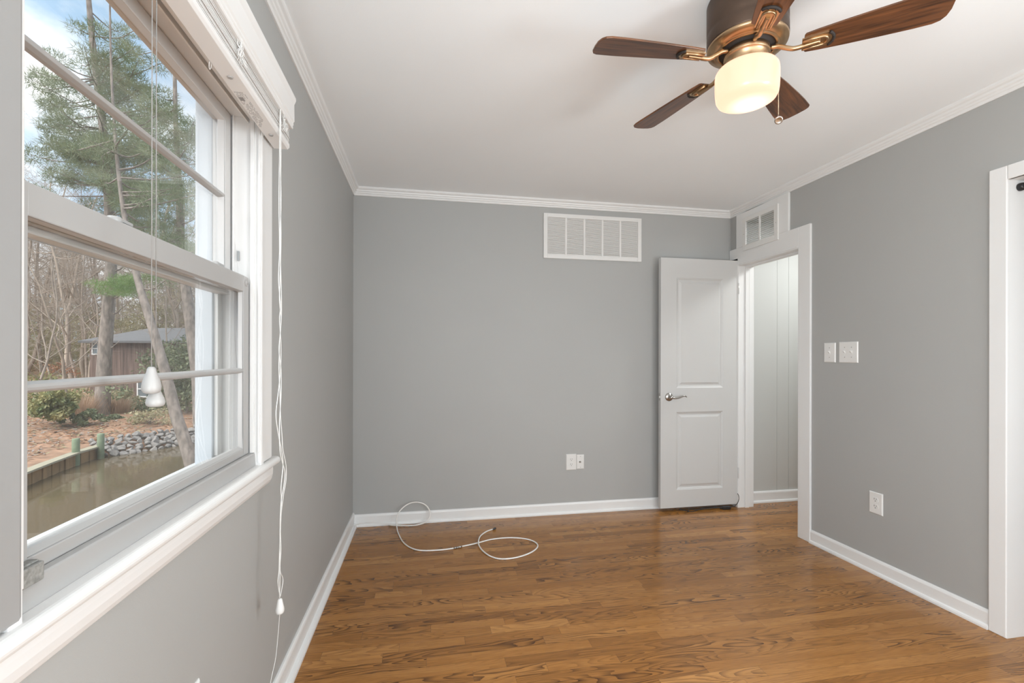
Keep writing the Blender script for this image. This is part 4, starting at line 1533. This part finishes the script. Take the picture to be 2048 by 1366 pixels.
bare = []
for s_, (h_, r_, sp) in enumerate(((15, 0.13, 0.45), (17, 0.15, 0.55), (13, 0.10, 0.6), (16, 0.18, 0.4), (11, 0.08, 0.75))):
    b = branch_tree(40 + s_, h_, r_, sp, 0.25, 4, 9)
    o = b.build('bare_tree', M['twig' if s_ % 2 else 'greybark'])
    bare.append(o)
rnd = random.Random(99)
spots = []
for i in range(92):
    u = rnd.uniform(-60, 520)
    D_ = rnd.uniform(33, 62)
    spots.append((u, D_))
spots += [(112, 27.5), (128, 26), (86, 29), (350, 29), (322, 36), (64, 24), (168, 34), (300, 37)]
used = set()
for i, (u, D_) in enumerate(spots):
    p = cam_pt(u, D_, 0)
    if True:
        t_ = max(0.0, (p - EDGE[6]).dot(back_dir))
    if 168 < u < 390 and 29.5 < D_ < 38.5:
        D_ = rnd.uniform(39.5, 60)
        p = cam_pt(u, D_, 0)
        t_ = max(0.0, (p - EDGE[6]).dot(back_dir))
    src = bare[i % 5]
    if i < 5:
        o = src
    else:
        o = src.copy()
        COL.objects.link(o)
    o.location = (p.x, p.y, ground_z(t_) - 0.1)
    o.rotation_euler = (rnd.uniform(-.06, .06), rnd.uniform(-.06, .06), rnd.uniform(0, 6.28))
    k_ = rnd.uniform(0.85, 1.2) if i < 92 else rnd.uniform(0.5, 0.68)
    o.scale = (k_, k_, k_)
    tag(o, 'bare leafless tree in the wood beyond the canal', 'tree', 'bare trees in the wood beyond the canal')

rs = np.random.RandomState(8)


def pine(name, base, pts, radii, puffs, label, per=170, stubs=()):
    """trunk through pts, needle puffs at given places joined to the trunk by limbs"""
    o = thing(name, base, label, 'tree')
    b = MB()
    b.tube(spline(pts, 6), [radii[0] + (radii[1] - radii[0]) * i / (len(spline(pts, 6)) - 1) for i in range(len(spline(pts, 6)))], 12)
    for p, d_, ln in stubs:
        b.tube([Vector(p), Vector(p) + Vector(d_) * ln * 0.6, Vector(p) + Vector(d_) * ln + Vector((0, 0, ln * 0.25))], [0.05, 0.035, 0.012], 6)
    b.build('trunk', M['bark'], o)
    sp_ = spline(pts, 12)
    b = MB()
    for c_, r_ in puffs:
        c_ = Vector(c_)
        near = min(sp_, key=lambda q: (q - c_).length + abs((q.z + 0.5 * (Vector((q.x, q.y, 0)) - Vector((c_.x, c_.y, 0))).length * 0.25) - c_.z) * 0.8)
        mid = (near + c_) / 2 + Vector((rs.normal(0, .15), rs.normal(0, .15), -0.12))
        b.tube(spline([near, mid, c_, c_ + (c_ - mid).normalized() * r_ * 0.7], 4), [0.038 - 0.0026 * i for i in range(13)], 5)
    b.build('branches', M['bark'], o)
    V, Fc = needle_cloud(rs, [tuple(c_) for c_, r_ in puffs], [r_ for c_, r_ in puffs], per, 0.30, 0.013)
    me = fast_mesh('foliage', V - np.array(base), Fc, [M['needles']])
    fo_ = bpy.data.objects.new('foliage', me)
    COL.objects.link(fo_)
    fo_.parent = o
    return o


# the straight pine beside the house
PD = 24.5
base = at(205, 834, d=PD)
ppts = [at(u, v, d=PD) for (u, v) in ((204, 846), (207, 760), (211, 690), (218, 600), (222, 530), (219, 430), (214, 340), (204, 240), (190, 130), (180, 30), (172, -80), (165, -260))]
rnd = random.Random(61)
puffs = []
for (u, v, ru, rv, n, rad) in ((150, 200, 70, 60, 10, .75), (235, 190, 70, 50, 9, .8), (150, 300, 60, 40, 8, .75), (245, 290, 85, 55, 14, .9), (130, 240, 45, 40, 6, .7),
                               (110, 175, 30, 25, 3, .6), (250, 370, 85, 50, 14, .9), (145, 345, 60, 35, 8, .75), (330, 300, 50, 60, 8, .8), (200, 120, 60, 45, 7, .6),
                               (260, 90, 60, 60, 6, .6), (300, 450, 70, 50, 10, .85), (245, 140, 40, 40, 5, .6), (185, 60, 40, 40, 4, .5)):
    for i in range(n):
        puffs.append((at(u + rnd.gauss(0, ru * .6), v + rnd.gauss(0, rv * .6), d=PD + rnd.uniform(-2.2, 2.2)), rad * rnd.uniform(0.7, 1.25)))
stubs = [(at(u, v, d=PD), (sx * cyw, -sx * syw, 0.3), 0.85) for (u, v, sx) in ((216, 600, 1), (210, 655, -1), (220, 545, 1), (206, 700, 1), (214, 632, 1))]
pine('pine_tree', base, ppts, (0.36, 0.07), puffs, 'tall straight pine in front of the brown house, its crown in the upper pane', 420, stubs)
# low bough, sunlight put into its brighter green, in front of its trunk: part of the same pine
pn = bpy.data.objects['pine_tree']
cs, rr_ = [], []
for i in range(34):
    cs.append(tuple(at(rnd.gauss(252, 27), rnd.gauss(568, 13), d=PD - 1.3 + rnd.uniform(-0.7, 0.7)))); rr_.append(rnd.uniform(0.30, 0.5))
for i in range(4):
    cs.append(tuple(at(rnd.gauss(304, 8), rnd.gauss(566, 10), d=PD - 1.0))); rr_.append(rnd.uniform(0.22, 0.35))
V, Fc = needle_cloud(rs, cs, rr_, 420, 0.18, 0.010, 0.45)
me = fast_mesh('low_bough', V - np.array(pn['_w']), Fc, [M['sunlit']])
o = bpy.data.objects.new('low_bough', me)
COL.objects.link(o); o.parent = pn
tag(o, 'low bough, bright green as if sunlit')

# the leaning pine on the near bank
LD = 16.4
lp = [at(388, 948, d=LD), at(372, 890, d=LD + .1), at(352, 830, d=LD + .2), at(336, 765, d=LD + .3), at(318, 700, d=LD + .4), at(300, 640, d=LD + .5), at(283, 585, d=LD + .6), at(268, 530, d=LD + .7), at(252, 450, d=LD + 0.9), at(240, 370, d=LD + 1.1), at(230, 270, d=LD + 1.3), at(222, 120, d=LD + 1.5), at(218, -120, d=LD + 1.6)]
puffs = []
for (u, v, n, rad) in ((290, 250, 7, .6), (330, 360, 8, .6), (280, 420, 6, .6), (230, 330, 5, .5), (360, 470, 6, .5), (330, 520, 5, .45)):
    for i in range(n):
        puffs.append((at(u + rnd.gauss(0, 32), v + rnd.gauss(0, 28), d=LD + 1.2 + rnd.uniform(-1, 2)), rad * rnd.uniform(.7, 1.2)))
pine('pine_tree', lp[0], lp, (0.225, 0.02), puffs, 'leaning pine trunk on the near bank, crossing in front of the water', 420)
# the third trunk, right of it
TD = 23.0
tp = [at(404, 872, d=TD), at(398, 760, d=TD), at(388, 690, d=TD), at(378, 620, d=TD), at(370, 560, d=TD), at(362, 480, d=TD), at(358, 380, d=TD), at(352, 260, d=TD), at(348, 60, d=TD), at(345, -160, d=TD)]
puffs = []
for (u, v, n, rad) in ((370, 330, 7, .7), (385, 430, 7, .7), (350, 240, 6, .7), (400, 520, 5, .6)):
    for i in range(n):
        puffs.append((at(u + rnd.gauss(0, 30), v + rnd.gauss(0, 28), d=TD + rnd.uniform(-1.5, 1.5)), rad * rnd.uniform(.7, 1.2)))
pine('pine_tree', tp[0], tp, (0.36, 0.03), puffs, 'thick pine trunk right of the leaning one, beside the dark holly', 420)


def shrub(name, u, v, D_, w, h, mat, label, n=22, per=110, size=0.09, group=None, seed=0, cat='shrub', stems=True):
    rs2 = np.random.RandomState(seed + int(u))
    base = at(u, v, d=D_)
    base.z -= 0.05
    o = thing(name, base, label, cat, group)
    cs = [(base.x + rs2.normal(0, w * 0.32), base.y + rs2.normal(0, w * 0.32), base.z + h * rs2.uniform(0.12, 0.85)) for _ in range(n)]
    V, Fc = leaf_cloud(rs2, cs, [w * rs2.uniform(0.16, 0.3) for _ in range(n)], per, size)
    f_ = bpy.data.objects.new('foliage', fast_mesh('foliage', V - np.array(base), Fc, [mat]))
    COL.objects.link(f_); f_.parent = o
    if stems:
        b = MB()
        for c_ in cs[:10]:
            b.tube(spline([base, (Vector(c_) + base) / 2 + Vector((0, 0, 0.1)), c_], 3), 0.014, 4, caps=False)
        b.build('stems', M['bark'], o)
    return o


shrub('bank_shrub', 108, 842, 20.5, 1.5, 1.5, M['rhodo'], 'leafy yellow-green shrub at the left of the far bank', 30, 150, 0.085, seed=1)
shrub('bank_shrub', 160, 846, 21.5, 0.9, 0.6, M['holly'], 'low green shrub left of the pine foot', 12, 110, 0.07, seed=2)
shrub('bank_shrub', 218, 846, 23.2, 0.9, 0.45, M['holly'], 'small dark green mound at the foot of the straight pine', 14, 110, 0.06, seed=3)
shrub('bank_shrub', 252, 822, 27.5, 1.2, 1.4, M['olive'], 'upright olive shrub against the brown house', 18, 110, 0.08, seed=4)
shrub('bank_shrub', 315, 825, 27.0, 2.2, 0.8, M['holly'], 'wide low evergreen shrub under the house window', 22, 110, 0.08, seed=5)
shrub('bank_shrub', 300, 845, 22.5, 1.6, 0.7, M['olive'], 'sparse tan shrub on the bank right of the pine foot', 12, 60, 0.07, seed=6)
shrub('bank_shrub', 122, 815, 27.0, 3.0, 1.8, M['rhodo'], 'green and yellow thicket behind the leafy shrub', 26, 110, 0.09, seed=7)
shrub('holly_tree', 372, 828, 26.0, 2.8, 4.6, M['holly'], 'dark holly at the right end of the brown house', 60, 150, 0.085, seed=8, cat='tree')
shrub('rust_shrub', 122, 752, 30.5, 1.3, 1.1, M['rust'], 'rust-leaved shrub left of the brown house', 8, 26, 0.09, seed=9)


def grass_clump(u, v, D_, w, h, label, seed):
    rs2 = np.random.RandomState(seed)
    base = at(u, v, d=D_)
    n = 900
    a = rs2.uniform(0, 6.28, n)
    r_ = np.abs(rs2.normal(0, w * 0.22, n))
    p = np.stack([base.x + r_ * np.cos(a), base.y + r_ * np.sin(a), np.full(n, base.z - 0.05)], 1)
    t = np.stack([np.cos(a) * 0.5 + rs2.normal(0, .2, n), np.sin(a) * 0.5 + rs2.normal(0, .2, n), np.ones(n)], 1)
    t *= (h * rs2.uniform(0.5, 1.1, n))[:, None]
    s = np.stack([-np.sin(a), np.cos(a), np.zeros(n)], 1) * 0.012
    V = np.stack([p - s, p + s, p + t], 1).reshape(-1, 3)
    o = bpy.data.objects.new('dry_grass_clump', fast_mesh('dry_grass_clump', V - np.array(base), np.arange(3 * n).reshape(-1, 3), [M['grass']]))
    COL.objects.link(o); o.location = base
    return tag(o, label, 'grass')


grass_clump(160, 832, 23.5, 1.7, 1.25, 'tall tan grass clump left of the straight pine', 1)
grass_clump(182, 830, 25.5, 1.4, 1.15, 'tan grass clump directly behind the straight pine foot', 2)
grass_clump(236, 826, 25.2, 1.1, 1.0, 'tan grass clump right of the straight pine', 3)

# fallen leaves and needles lying on the bank
rs3 = np.random.RandomState(77)
Vl = []
for i in range(5200):
    k_ = rs3.randint(5, len(E) - 6)
    t_ = rs3.uniform(0.9, 11)
    p = E[k_] + (E[k_ + 1] - E[k_]) * rs3.uniform() + back_dir * (t_ + 0.10)
    zg = ground_z(t_) + 0.045
    a_ = rs3.uniform(0, 6.28)
    L_ = rs3.uniform(0.04, 0.13)
    d1 = np.array([math.cos(a_), math.sin(a_), rs3.uniform(-.2, .4)]) * L_
    d2 = np.array([-math.sin(a_), math.cos(a_), rs3.uniform(-.3, .5)]) * L_ * 0.35
    c_ = np.array([p.x, p.y, zg])
    Vl += [c_ - d1, c_ + d2, c_ + d1, c_ - d2]
Vl = np.array(Vl)
mi_ = rs3.choice([0, 0, 1, 2, 2], size=len(Vl) // 4)
o = bpy.data.objects.new('leaf_litter', fast_mesh('leaf_litter', Vl, np.arange(len(Vl)).reshape(-1, 4), [M['rust'], M['olive'], M['bark']], mi_))
COL.objects.link(o)
tag(o, 'fallen brown leaves and twigs strewn over the far bank', 'leaf litter', kind='stuff')

# scrub closing the view under the wood
rnd = random.Random(31)
sc_base = None
for i in range(44):
    u = -80 + i * 13.5 + rnd.uniform(-8, 8)
    D_ = rnd.uniform(39, 58)
    p = cam_pt(u, D_, 0)
    t_ = max(0.0, (p - EDGE[6]).dot(back_dir))
    zg = ground_z(t_)
    if i < 3:
        rs2 = np.random.RandomState(70 + i)
        hh = (6.0, 8.0, 5.0)[i]
        cs = [(rs2.normal(0, 1.2), rs2.normal(0, 1.2), hh * rs2.uniform(0.05, 1.0)) for _ in range(70)]
        V, Fc = leaf_cloud(rs2, cs, [rs2.uniform(0.4, 0.9) for _ in range(70)], 42, 0.085)
        o = bpy.data.objects.new('scrub_tree', fast_mesh('scrub_tree', V, Fc, [M['olive']]))
        sc_base = (sc_base or []) + [o]
        COL.objects.link(o)
    else:
        o = sc_base[i % 3].copy()
        COL.objects.link(o)
    o.location = (p.x, p.y, zg - 0.2)
    o.rotation_euler = (0, 0, rnd.uniform(0, 6.28))
    k_ = rnd.uniform(0.8, 1.25)
    o.scale = (k_, k_, k_)
    tag(o, 'olive scrubby young tree under the bare wood', 'tree', 'scrubby young trees under the bare wood')

for o in bpy.data.objects:
    if '_w' in o:
        del o['_w']
